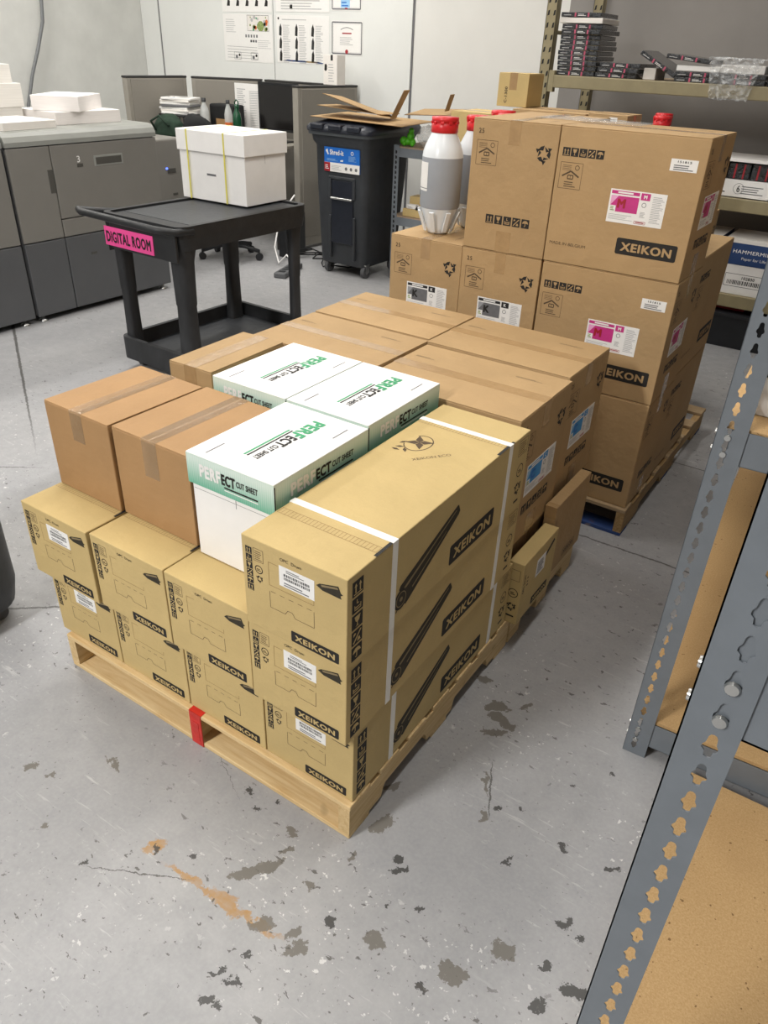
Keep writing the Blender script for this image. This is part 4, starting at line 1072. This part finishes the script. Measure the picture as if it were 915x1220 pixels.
lump('jacket', 'black jacket heaped on the desk in front of the magazines', 'clothing', (-5.70, 5.14, 1.011), .20, .07, .15, 'blackstuff', 9)
t = T('storage_box', 'black box behind the clear water bottle on the cubicle desk', 'box', (-6.0, 5.62, 1.011))
m = MB(); m.box(0, 0, 0, .36, .18, .30, 'blackstuff', .02, 2); m.box(.1, -.003, .05, .25, 0, .16, 'rust'); m.build('box_body', t)
t = T('product_box', 'small white product box standing on top of the right-hand partition', 'box', (-4.73, 6.02, 1.5505), -4)
m = MB(); w, d, h = .185, .13, .265; m.box(0, 0, 0, w, d, h, 'offwhite', .002); F = Face(m, (0, 0, 0), (1, 0, 0), (0, 0, 1))
F.rect(.10, h - .05, .13, h, 'ink'); F.poly([(.015, .13), (.03, .12), (.05, .13), (.052, .17), (.04, .185), (.02, .18)], 'ink'); F.lines(.07, .03, .15, .2, 7, 'greyprint', 1, .3)
m.build('carton_body', t)
# posters on the wall
def poster(name, label, x0, zlo, x1, zhi, draw, base='paper', y=YB - .0165, cat='poster'):
    t = T(name, label, cat, (x0, y, zlo)); m = MB(); m.box(0, -.0015, 0, x1 - x0, -.0002, zhi - zlo, base); F = Face(m, (0, -.0015, 0), (1, 0, 0), (0, 0, 1), .0006); draw(F, x1 - x0, zhi - zlo); m.build('sheet', t); return t
def d_map(F, w, h):
    F.lines(.04, h * .62, .2, h * .92, 7, 'greyprint', 1, .25); F.rect(w * .5, h * .66, w * .93, h * .98, 'offwhite'); F.frame(w * .5, h * .66, w * .93, h * .98, .004, 'darkgreyprint')
    rd = random.Random(2)
    for i in range(26): a, b = w * (.54 + .35 * rd.random()), h * (.68 + .27 * rd.random()); F.disc(a, b, .008 + .016 * rd.random(), rd.choice(('amber', 'green', 'orange', 'greyprint')), 2, 7)
    F.disc(w * .77, h * .76, .05, 'amber', 3, 10)
    for i in range(5): F.rect(w * (.45 + .055 * i), h * .52, w * (.48 + .055 * i), h * .58, 'darkgreyprint'); F.rect(w * (.55 + .05 * (i % 3)), h * .42, w * (.58 + .05 * (i % 3)), h * .47, 'darkgreyprint')
    for i in range(5): F.line([(w * .06, h * (.08 + .06 * i)), (w * .68, h * (.07 + .06 * i))], .003, 'darkgreyprint')
    for a in (.2, .55): F.frame(w * a, h * .05, w * (a + .14), h * .2, .003, 'ink'); F.disc(w * (a + .05), h * .1, .018, 'darkgreyprint', 2); F.disc(w * (a + .11), h * .14, .014, 'ink', 2)
    F.lines(w * .7, h * .3, w * .98, h * .5, 5, 'greyprint', 1, .2)
def d_tools(F, w, h):
    F.disc(.03, h * .93, .012, 'ink'); F.lines(.08, h * .9, w * .6, h * .93, 1, 'greyprint')
    for r in range(3):
        for c in range(3):
            a, b = w * (.07 + .31 * c), h * (.68 - .27 * r)
            F.poly([(a - .016, b - .045), (a + .018, b - .05), (a + .024, b + .02), (a + .010, b + .065), (a - .010, b + .03)], 'ink' if (r + c) % 3 else 'blackink')
            F.lines(a + .04, b - .06, a + w * .2, b + .06, 8, 'greyprint', 1, .35, seed=r * 3 + c)
    F.poly([(w * .1, h * .035), (w * .95, h * .015), (w * .8, h * .055), (w * .2, h * .065)], 'bluewood')
def d_top(F, w, h):
    for i in range(5): F.poly([(w * (.1 + .19 * i), .0 + h * .12), (w * (.1 + .19 * i) + .045, h * .12), (w * (.1 + .19 * i) + .05, h * .22), (w * (.1 + .19 * i) + .02, h * .27)], 'ink')
    F.lines(w * .05, h * .4, w * .9, h * .9, 14, 'greyprint', 1, .35)
def d_cert(F, w, h):
    F.frame(.012, .012, w - .012, h - .012, .012, 'darkgreyprint'); F.frame(.025, .025, w - .025, h - .025, .002, 'greyprint')
    F.ring(w / 2, h * .25, w * .42, .006, 'darkgreyprint', 1, 16, 1, 62, 118); F.lines(w * .35, h * .62, w * .65, h * .66, 1, 'redlabel', 1, 1, False); F.lines(w * .28, h * .3, w * .72, h * .56, 5, 'greyprint', 1, .35); F.disc(w * .5, h * .1, .02, 'redlabel', 2)
M['orange'] = M['orange']
poster('poster', 'white layout poster with a coloured map and line drawings, lower left on the wall', -6.44, 1.70, -5.71, 2.155, d_map)
poster('poster', 'white poster with nine black tools in rows above a blue strip', -5.65, 1.715, -4.93, 2.155, d_tools)
poster('poster', 'white sheet with a row of black shapes, above the coloured map poster', -6.44, 2.175, -5.71, 2.63, d_top)
poster('poster', 'white text sheet cut off by the top edge, above the nine-tool poster', -5.65, 2.185, -4.93, 2.64, lambda F, w, h: (F.lines(w * .1, h * .05, w * .9, h * .9, 16, 'greyprint', 1, .35), F.rect(w * .27, h * .06, w * .32, h * .14, 'ink')))
poster('certificate', 'bordered white certificate on the wall above the small white product box', -4.90, 1.815, -4.50, 2.115, d_cert, cat='certificate')
def d_cert2(F, w, h): d_cert(F, w, h); F.rect(w * .32, h * .08, w * .62, h * .42, 'cyanlight', 3); F.lines(w * .35, h * .12, w * .58, h * .3, 2, 'blue', 4, .4)
poster('certificate', 'upper certificate with a light blue note stuck on it', -4.90, 2.205, -4.52, 2.50, d_cert2, cat='certificate')
m = MB(); m.tube([(XL + .06, 5.0, 2.9), (XL + .06, 5.0, 2.3), (XL + .055, 4.96, 2.0), (XL + .05, 4.85, 1.75), (XL + .05, 4.72, 1.5), (XL + .05, 4.6, 1.2), (XL + .05, 4.6, .02)], .018, 'conduit', 10)
cb = m.build('wall_cable'); tag(cb, 'thick grey cable hanging down the left wall behind the papers', 'cable')
# power strip and cord beneath the cubicle
t = T('power_strip', 'grey power strip on the floor beneath the cart, white plug in it', 'power strip', (-4.03, 4.42, 0), 108)
m = MB(); m.box(0, -.06, 0, .46, .06, .05, 'rubber', .012, 3); m.build('housing', t)
for i in range(5):
    m = MB(); m.box(.05 + i * .08, -.03, .05, .10 + i * .08, .03, .053, 'blackplastic', .001); m.build('outlet', t)
m = MB(); m.box(.30, -.02, .05, .34, .02, .11, 'white', .006, 2); m.build('plug', t)
m = MB(); m.tube([(-4.16, 4.74, .10), (-4.22, 4.76, .13), (-4.36, 4.80, .02), (-4.46, 4.86, .15), (-4.48, 4.95, .35), (-4.42, 5.05, .55), (-4.40, 5.12, .62)], .008, 'white', 8)
tag(m.build('power_cord'), 'white cord looping up from the power strip under the desk', 'cord')  # ordinary power cord of the strip
m = MB(); rd = random.Random(5)
for k in range(4):
    pts = [(-4.35 + rd.uniform(-.1, .75), 5.15 + rd.uniform(-.15, .25), .012 + .02 * k + rd.uniform(0, .02)) for i in range(7)]; pts.sort(); m.tube(pts, .007, 'blackstuff', 6)
tag(m.build('cable_tangle'), 'tangle of black cables on the floor beside the partition', 'cables', kind='stuff')
t = T('office_chair', 'black office chair base with casters seen beneath the cart', 'office chair', (-4.92, 4.72, 0), 20)
for i in range(5):
    a = R(72 * i); c, s_ = math.cos(a), math.sin(a)
    m = MB(); m.tube([(0, 0, .13), (c * .15, s_ * .15, .125), (c * .30, s_ * .30, .09)], .02, 'blackplastic', 8); o = m.build('base_arm', t)
    m = MB(); m.cyl((c * .30 - s_ * .02, s_ * .30 + c * .02, .035), (c * .30 + s_ * .02, s_ * .30 - c * .02, .035), .035, 'blackplastic', 14); m.cyl((c * .3, s_ * .3, .03), (c * .3, s_ * .3, .1), .008, 'blackplastic', 8); m.build('caster', t)
m = MB(); m.cyl((0, 0, .10), (0, 0, .42), .03, 'blackplastic'); m.build('gas_lift', t)
m = MB(); m.box(-.24, -.24, .42, .24, .24, .50, 'blackstuff', .035, 3); m.build('seat', t)
m = MB(); m.box(-.22, .22, .55, .22, .27, .95, 'blackstuff', .02, 3); m.box(-.03, .24, .44, .03, .28, .6, 'blackplastic'); m.build('backrest', t)
m = MB(); m.box(0, 0, 0, .12, .3, .42, 'blackplastic', .01, 2); m.box(.12, .05, .1, .123, .12, .36, 'prtop')
o = m.build('computer_case'); o.location = (-4.60, 5.08, 0.0); tag(o, 'black computer tower on the floor by the power strip', 'computer')

# ------------------------------------------------------------------ shredding bin
t = T('shredding_bin', 'tall charcoal wheeled bin with a blue and white shredding label', 'bin', (-3.67, 4.88, 0), 0)
def oval(w, d0, d1, z, r, dx=0): return rrect(-w / 2 + dx, d0, w / 2 + dx, d1, z, r, 5)
m = MB(); m.loft([oval(.50, .05, .60, .10, .05), oval(.52, .035, .63, .13, .06), oval(.58, .01, .70, .80, .07), oval(.60, .0, .74, 1.13, .08), oval(.64, -.03, .80, 1.165, .09), oval(.66, -.04, .84, 1.22, .09), oval(.67, -.045, .85, 1.235, .09)], 'bin')
m.build('bin_body', t)
m = MB(); m.loft([oval(.70, -.06, .87, 1.22, .09), oval(.705, -.063, .875, 1.245, .09)], 'binrim'); m.build('rim', t)
m = MB(); m.loft([oval(.72, -.07, .86, 1.246, .09), oval(.725, -.072, .86, 1.275, .09), oval(.70, -.05, .84, 1.30, .09), oval(.5, .10, .75, 1.335, .09)], 'binlid')
for x in (-.2, .0, .2): m.box(x - .07, -.085, 1.262, x + .07, .12, 1.312, 'binlid', .012, 2)
m.build('lid', t)
F = None; m = MB(); yb = lambda z: -.002 if z > .8 else .012
m.box(-.165, -.008, .925, .225, -.004, 1.0, 'paper'); m.box(-.165, -.008, 1.0, .225, -.004, 1.125, 'blue'); m.box(-.165, -.0082, .925, -.10, -.0042, .999, 'redlabel')
m.box(-.155, -.004, .925, .225, .02, 1.12, 'blue')
F = Face(m, (-.165, -.008, .925), (1, 0, 0), (0, 0, 1), .001)
F.text('Shred-it', .065, .14, .042, 'paper', .15, .05); F.poly([(.015, .17), (.035, .185), (.05, .14), (.04, .135)], 'paper'); F.lines(.03, .09, .16, .11, 3, 'cyanlight', 1, .35); F.ring(.31, .165, .013, .006, 'paper'); F.lines(.27, .10, .36, .145, 6, 'cyanlight', 1, .3); F.poly([(.18, .09), (.21, .09), (.21, .105), (.18, .1)], 'paper')
F.lines(.012, .02, .055, .06, 3, 'paper', 3, .4); F.lines(.08, .015, .2, .06, 4, 'greyprint', 2, .3); 
for i in range(3): F.disc(.245 + i * .055, .035, .014, 'darkgreyprint', 2)
o = m.build('bin_label', t); o['label'] = 'blue, red and white label reading Shred-it'
m = MB(); m.box(-.10, .004, .30, .15, .02, .86, 'binlid', .01, 2)
m.box(-.125, -.006, .70, -.095, .03, .88, 'bin', .008, 2); m.box(.145, -.006, .70, .175, .03, .88, 'bin', .008, 2); m.box(-.125, -.006, .86, .175, .03, .89, 'bin', .008, 2)
m.box(-.125, .0, .16, -.10, .04, .55, 'bin', .006); m.box(.15, .0, .16, .175, .04, .55, 'bin', .006)
m.build('front_recess', t)
m = MB(); m.cyl((-.095, -.004, .70), (.145, -.004, .70), .011, 'chrome', 12); m.build('lift_bar', t)
for x, y in ((-.19, .10), (.24, .10), (-.19, .56), (.24, .56)):
    m = MB(); m.cyl((x - .018, y, .058), (x + .018, y, .058), .058, 'rubber', 24); m.cyl((x - .02, y, .058), (x + .02, y, .058), .02, 'chrome', 12)
    m.box(x - .026, y - .02, .05, x - .021, y + .03, .125, 'chrome'); m.box(x + .021, y - .02, .05, x + .026, y + .03, .125, 'chrome'); m.box(x - .03, y - .035, .12, x + .03, y + .035, .128, 'chrome'); m.build('caster', t)
# flattened cardboard on the bin
def cardsheet(label, loc, rot, w, d, flap=None):
    t = T('flattened_carton', label, 'cardboard', loc); t.rotation_euler = tuple(R(a) for a in rot)
    m = MB(); m.box(0, 0, 0, w, d, .005, 'brown'); m.box(0, 0, .0001, w, .0015, .0049, 'cutedge'); m.build('sheet', t)
    if flap:
        for (x0, x1, ang, L) in flap:
            q = MB(); q.box(0, 0, 0, x1 - x0, L, .005, 'brown'); o = q.build('flap', t); o.location = (x0, 0, .004); o.rotation_euler = (R(ang), 0, 0)
    return t
cardsheet('large flattened brown carton lying across the bin lid', (-4.0, 4.88, 1.352), (1, 1.0, 2), .95, .60)
cardsheet('bent brown carton layer sloping up at the left over the bin lid', (-3.90, 4.93, 1.535), (-6, 13, 5), .60, .34)
cardsheet('second bent carton layer, just under the sloping one on the bin', (-3.96, 4.93, 1.44), (-1, 3, 5), .66, .34)
cardsheet('brown carton sheet sticking out right of the bin lid', (-3.08, 5.0, 1.42), (4, -3, 6), .60, .40)
cardsheet('narrow carton flap standing steeply over the bin lid', (-3.16, 4.91, 1.385), (0, -62, 10), .25, .12)
cardsheet('small carton flap standing at the right end of the bin cardboard', (-2.72, 5.06, 1.47), (0, -72, 10), .13, .10)

# ------------------------------------------------------------------ grey rack behind the bin
t = T('storage_rack', 'small grey slotted rack with black-backed shelves between the bin and the toner boxes', 'shelving unit', (-3.27, 5.15, 0))
for x in (0, .9):
    for y in (0, .5):
        m = MB(); m.box(x, y, 0, x + .06, y + .003, 1.17, 'rackgrey'); m.box(x, y, 0, x + .003, y + .05, 1.17, 'rackgrey')
        F = Face(m, (x, y, 0), (1, 0, 0), (0, 0, 1), .0008)
        for k in range(26): F.poly([(.022, .05 + k * .042), (.036, .05 + k * .042), (.040, .064 + k * .042), (.034, .076 + k * .042), (.022, .076 + k * .042)], 'prgap')
        m.build('post', t)
for z in (.10, .58, 1.16):
    m = MB(); m.box(0, .003, z - .012, .96, .5, z, 'boardpale'); m.build('shelf_board', t)
    m = MB(); m.box(.06, .0, z - .085, .9, .004, z - .012, 'rackgrey', .001); m.build('beam', t)
m = MB(); m.box(.0, .51, 0, .96, .515, 1.16, 'blackstuff'); m.build('back_panel', t)
for (x, y, z, w, d, h, mt, lab) in ((.12, .12, .581, .12, .14, .16, 'kraft', 'small brown box at the left on the grey rack shelf'), (.27, .16, .581, .16, .16, .24, 'kraft', 'taller brown box on the grey rack shelf, half behind the bottle'), (.11, .02, .581, .22, .09, .065, 'kraft', 'low open brown tray at the front of the grey rack shelf')):
    q = T('small_carton', lab, 'cardboard box', (-3.27 + x, 5.15 + y, z), 0, 'small boxes on the grey rack'); m = MB(); m.box(0, 0, 0, w, d, h, mt, .003); m.build('carton_body', q); m = MB(); m.box(0, d * .46, h, w, d * .54, h + .001, 'tape'); m.build('packing_tape', q)
m = MB(); m.box(0, 0, 0, .10, .06, .035, 'white', .003); F = Face(m, (0, 0, 0), (1, 0, 0), (0, 0, 1)); F.lines(.01, .008, .07, .026, 2, 'greyprint')
o = m.build('white_packet'); o.location = (-3.13, 5.19, .647); tag(o, 'small white packet on the low tray of the grey rack', 'packet')
m = MB(); m.lathe([(.045, 0), (.055, .008), (.045, .02), (.036, .02), (.036, 0)], (0, 0, 0), 'blackplastic', 20, cap=False); o = m.build('tape_roll'); o.location = (-2.99, 5.215, .647); tag(o, 'black tape roll on the low tray of the grey rack', 'tape roll')
m = MB()
for (x, y, z, r) in ((0, 0, .04, .036), (.045, 0, .038, .034), (.09, .0, .035, .03), (.07, 0, .085, .033), (.075, 0, .125, .024), (.02, -.02, .02, .02), (.10, -.02, .02, .02)): m.lathe([(r * math.cos(R(a)), r * math.sin(R(a))) for a in range(-88, 89, 16)], (x, y, z), 'frog', 14)
o = m.build('toy_figure'); o.location = (-3.21, 5.22, 1.162); tag(o, 'small bright green rounded toy figure on top of the grey rack', 'toy')
m = MB()
rd = random.Random(8); bm = bmesh.new(); bmesh.ops.create_icosphere(bm, subdivisions=3, radius=1)
m.add([(v.co.x * .10 * (1 + .25 * rd.random()), v.co.y * .08 * (1 + .25 * rd.random()), max(0, (v.co.z + .9) * .085 * (1 + .2 * rd.random()))) for v in bm.verts], [[v.index for v in f.verts] for f in bm.faces], 'film', False); bm.free()
o = m.build('plastic_bag'); o.location = (-2.98, 5.27, 1.162); tag(o, 'crumpled clear plastic bag beside the green toy on the grey rack', 'plastic bag')

# ------------------------------------------------------------------ tan pallet rack along the wall
RX0, RX1, RY0, RY1 = -1.99, 1.9, 5.2, 6.15
t = T('pallet_rack', 'tall tan steel pallet rack along the wall, black cartridges on its shelf', 'pallet rack', (0, 0, 0))
for x, y in ((RX0, RY0), (RX0, RY1), (RX1, RY0), (RX1, RY1)):
    m = MB(); m.box(x, y, 0, x + .082, y + .004, 2.9, 'racktan'); m.box(x, y, 0, x + .004, y + .07, 2.9, 'racktan'); m.box(x + .078, y, 0, x + .082, y + .07, 2.9, 'racktan')
    F = Face(m, (x, y, 0), (1, 0, 0), (0, 0, 1), .001)
    for k in range(34):
        b = .2 + k * .078
        for a, s_ in ((.018, 1), (.064, -1)): F.poly([(a - .008, b), (a + .008, b + .006), (a + .006 + .003, b + .038), (a - .004, b + .032)], 'prgap' if s_ > 0 else 'prgap')
    m.build('upright', t)
for x in (RX0, RX1):
    for k in range(6):
        z = .25 + k * .45
        m = MB(); m.cyl((x + .02, RY0 + .05, z), (x + .02, RY1 + .02, z + (.4 if k % 2 else 0)), .014, 'racktan', 8); m.build('brace', t)
for (zt, hb) in ((1.772, .085), (1.068, .09), (.398, .095)):
    for y in (RY0 - .005, RY1 - .03):
        m = MB(); m.box(RX0 + .11, y, zt - hb, RX1, y + .045, zt, 'racktan', .006, 2)
        m.box(RX0 + .085, y - .002, zt - hb - .03, RX0 + .13, y + .05, zt + .03, 'racktan', .002); m.build('beam', t)
    m = MB(); m.box(RX0 + .10, RY0 + .04, zt - .012, RX1, RY1 - .03, zt - .0005, 'boardpale'); m.build('deck', t)
zt = 1.7722
GB = 'shrink-wrapped black cartridge boxes on the top shelf of the tan rack'
def cartridge():
    t = T('cartridge_box', '', 'cartridge box', (0, 0, 0), 0, GB)
    m = MB(); w, d, h = .31, .38, .030
    m.box(0, 0, 0, w, d, h, 'blackwrap', .004, 2); F = Face(m, (0, 0, 0), (1, 0, 0), (0, 0, 1), .0006)
    F.rect(.105, .002, .117, h - .002, 'pinkstripe'); F.rect(.205, .002, .217, h - .002, 'pinkstripe'); F.lines(.13, .008, .195, .024, 2, 'paper', 1, .4); F.lines(.02, .01, .08, .02, 1, 'greyprint', 1, .4)
    m.build('wrapped_box', t); return t
cp = cartridge()
def cart_(loc, rz, lab, tilt=None):
    o = place(cp, loc, rz, lab, GB)
    if tilt: o.rotation_euler = (R(tilt[0]), R(tilt[1]), R(rz))
    return o
names = ['lowest', 'second', 'third', 'fourth', 'fifth', 'sixth', 'seventh', 'eighth', 'ninth', 'tenth']
for k in range(10):
    cart_((-1.868 + random.uniform(-.006, .006), 5.235 + random.uniform(-.01, .01), zt + k * .0335), random.uniform(-3, 3), '%s black box from the bottom in the tall stack by the upright' % names[k])
m = MB(); m.box(0, 0, 0, .33, .36, .035, 'offwhite', .003); o = m.build('white_carton'); o.location = (-1.89, 5.24, zt + .336); tag(o, 'pale flat carton near the top of the tall black cartridge stack', 'box')
cart_((-1.885, 5.235, zt + .374), 1, 'topmost black box of the tall stack, lying on a pale carton')
for k in range(3): cart_((-1.555 + .012 * k, 5.24, zt + k * .0335), random.uniform(-4, 4), ('lowest', 'middle', 'topmost')[k] + ' black box of the low stack right of the tall one')
cart_((-1.24, 5.235, zt + .158), 0, 'black cartridge box leaning down to the right in the middle of the shelf', (0, 27))
m = MB(); m.box(0, 0, 0, .09, .25, .075, 'offwhite', .003); o = m.build('white_carton'); o.location = (-1.21, 5.30, zt); tag(o, 'pale block under the leaning black cartridge box', 'box')
for k in range(2): cart_((-.965, 5.235, zt + k * .0335), 0, ('lower', 'upper')[k] + ' black box of the stack between the leaning one and the plastic film')
m = MB(); m.box(0, 0, 0, .30, .33, .034, 'white', .003); o = m.build('white_carton'); o.location = (-.962, 5.24, zt + .0675); tag(o, 'white flat carton on the stack left of the crumpled film', 'box')
cart_((-1.045, 5.225, zt + .142), 0, 'black box slanting on top of the white flat carton', (0, 5.5))
for k in range(2): cart_((-.66, 5.24, zt + k * .0335), 0, ('lower', 'upper')[k] + ' black box behind the crumpled clear film')
m = MB(); m.box(0, 0, 0, .29, .33, .05, 'white', .003); o = m.build('white_carton'); o.location = (-.66, 5.24, zt + .0675); tag(o, 'white flat carton wrapped under the crumpled clear film', 'box')
for k in range(4): cart_((-.335, 5.24, zt + k * .0335), 0, '%s black box of the stack at the right picture edge' % names[k])
m = MB(); rd = random.Random(6); nx, nz = 16, 14; vs = []
for j in range(nz):
    for i in range(nx):
        u = i / (nx - 1); v = j / (nz - 1); pinch = 1 - .30 * v
        vs.append((-.555 + (u - .5) * .36 * pinch, 5.185 - .035 * rd.random(), 1.925 - .25 * v + .012 * rd.random()))
m.add(vs, [(j * nx + i, j * nx + i + 1, (j + 1) * nx + i + 1, (j + 1) * nx + i) for j in range(nz - 1) for i in range(nx - 1)], 'film')
v2 = [(-.735 + i * .024, 5.17 + j * .03, 1.92 + .016 * rd.random()) for j in range(8) for i in range(nx)]
m.add(v2, [(j * nx + i, j * nx + i + 1, (j + 1) * nx + i + 1, (j + 1) * nx + i) for j in range(7) for i in range(nx - 1)], 'film')
tag(m.build('plastic_film'), 'crumpled clear plastic film hanging over the tan shelf edge', 'plastic film')
# middle level
t = T('display_tray', 'white carton tray with dark red-striped packs in its open front, on the middle tan shelf', 'box', (-.62, 5.22, 1.0685))
m = MB(); w, d = .50, .42
m.box(0, 0, 0, w, .006, .12, 'white'); m.box(0, d, 0, w, d + .006, .25, 'white'); m.box(0, 0, 0, .006, d, .25, 'white'); m.box(w - .006, 0, 0, w, d, .25, 'white'); m.box(0, 0, .0, w, d, .006, 'white'); m.box(0, 0, .235, w, d, .255, 'white')
F = Face(m, (0, 0, 0), (1, 0, 0), (0, 0, 1)); F.text('6', .27, .04, .045, 'ink', .02, .02); F.lines(.03, .03, .2, .06, 2, 'blackink', 1, .5); F.lines(.3, .03, .46, .09, 4, 'darkgreyprint', 1, .4); F.ring(.28, .062, .035, .002, 'ink')
m.build('carton_body', t)
for k in range(3):
    q = MB(); q.box(.02 + k * .157, .03, .12, .167 + k * .157, .35, .225, 'blackwrap', .004); F = Face(q, (.02 + k * .157, .03, .12), (1, 0, 0), (0, 0, 1)); F.rect(.04, .003, .052, .10, 'redlabel'); F.rect(.10, .003, .112, .10, 'redlabel'); q.build('striped_pack', t)
t = T('brown_carton', 'brown carton right of the white tray on the middle tan shelf', 'cardboard box', (-.10, 5.22, 1.0685)); m = MB(); m.box(0, 0, 0, .3, .4, .15, 'brown', .003); m.build('carton_body', t); m = MB(); m.box(0, .18, .15, .3, .22, .151, 'tape'); m.build('packing_tape', t)
# lower level: paper cartons
for k, (x, lab) in enumerate(((-.66, 'white paper carton with navy lid, mostly behind the toner boxes'), (-.33, 'white paper carton with a navy HAMMERMILL lid on the lower tan shelf'), (.12, 'white and navy paper carton at the right edge of the lower tan shelf'))):
    t = T('paper_carton', lab, 'paper box', (x, 5.215, .3985), 0, 'white and navy paper cartons on the tan rack')
    w, d, h = (.30, .42, .40) if k == 0 else (.43, .42, .40)
    m = MB(); m.box(.003, .003, 0, w - .003, d - .003, h - .01, 'white', .003)
    F = Face(m, (0, .003, 0), (1, 0, 0), (0, 0, 1)); F.frame(.06, .06, w - .07, .15, .003, 'ink'); F.text('102830', .15 * w / .43 * 1.2, .115, .022, 'ink', .09, .03)
    rd = random.Random(2); a = .08
    while a < w - .1: b = rd.choice((.003, .005, .008)); F.rect(a, .075, a + b, .105, 'blackink'); a += b + .005
    m.build('carton_body', t)
    m = MB(); m.box(0, 0, .215, w, d, h, 'navy', .003); m.box(.0, -.0005, h - .03, w, .001, h + .0005, 'paperedge'); F = Face(m, (0, 0, 0), (1, 0, 0), (0, 0, 1)); F.text('HAMMERMILL', .07, .30, .026, 'paper', w - .15, .012); F.text('Paper for Life', .14, .255, .02, 'paper', w * .4, .0)
    m.add([(0.002, .002, h + .0006), (w - .002, .002, h + .0006), (w - .002, d - .002, h + .0006), (.002, d - .002, h + .0006)], [(0, 1, 2, 3)], 'paperedge'); m.build('lid', t)
t = T('storage_tub', 'black plastic tub with a lid on the floor under the tan rack', 'tub', (-.38, 5.16, 0))
m = MB(); m.loft([rrect(.03, .03, .62, .42, 0, .03), rrect(0, 0, .65, .45, .24, .03)], 'tub'); m.build('tub_body', t); m = MB(); m.loft([rrect(-.01, -.01, .66, .46, .24, .03), rrect(-.01, -.01, .66, .46, .262, .03)], 'tub'); m.build('lid', t)
m = MB(); m.box(.02, .1, .263, .25, .3, .30, 'redlabel', .006); o = m.build('red_packet'); o.location = (-.33, 5.18, 0); tag(o, 'dark red packet lying on the black tub', 'packet')

# ------------------------------------------------------------------ bin at the left picture edge
t = T('wheeled_bin', 'dark grey rounded bin cut off by the left picture edge, near the pallet', 'bin', (-1.865, -.24, 0), 0)
def ov(w, d, z, r): return rrect(-w / 2, -d / 2, w / 2, d / 2, z, r, 6)
m = MB(); m.loft([ov(.52, .60, .05, .12), ov(.58, .66, .075, .13), ov(.61, .69, .16, .14), ov(.60, .70, .9, .15), ov(.60, .70, .95, .15)], 'bin'); m.build('bin_body', t)
m = MB(); m.loft([ov(.74, .82, .95, .16), ov(.76, .84, .97, .16), ov(.76, .84, 1.0, .16), ov(.70, .78, 1.02, .15), ov(.4, .4, 1.05, .12)], 'binlid'); m.build('lid', t)
for x, y in ((-.2, -.22), (.2, -.22), (-.2, .24), (.22, .24)):
    m = MB(); m.cyl((x - .015, y, .027), (x + .015, y, .027), .027, 'rubber', 18); m.cyl((x, y, .03), (x, y, .06), .012, 'chrome', 8); m.build('caster', t)
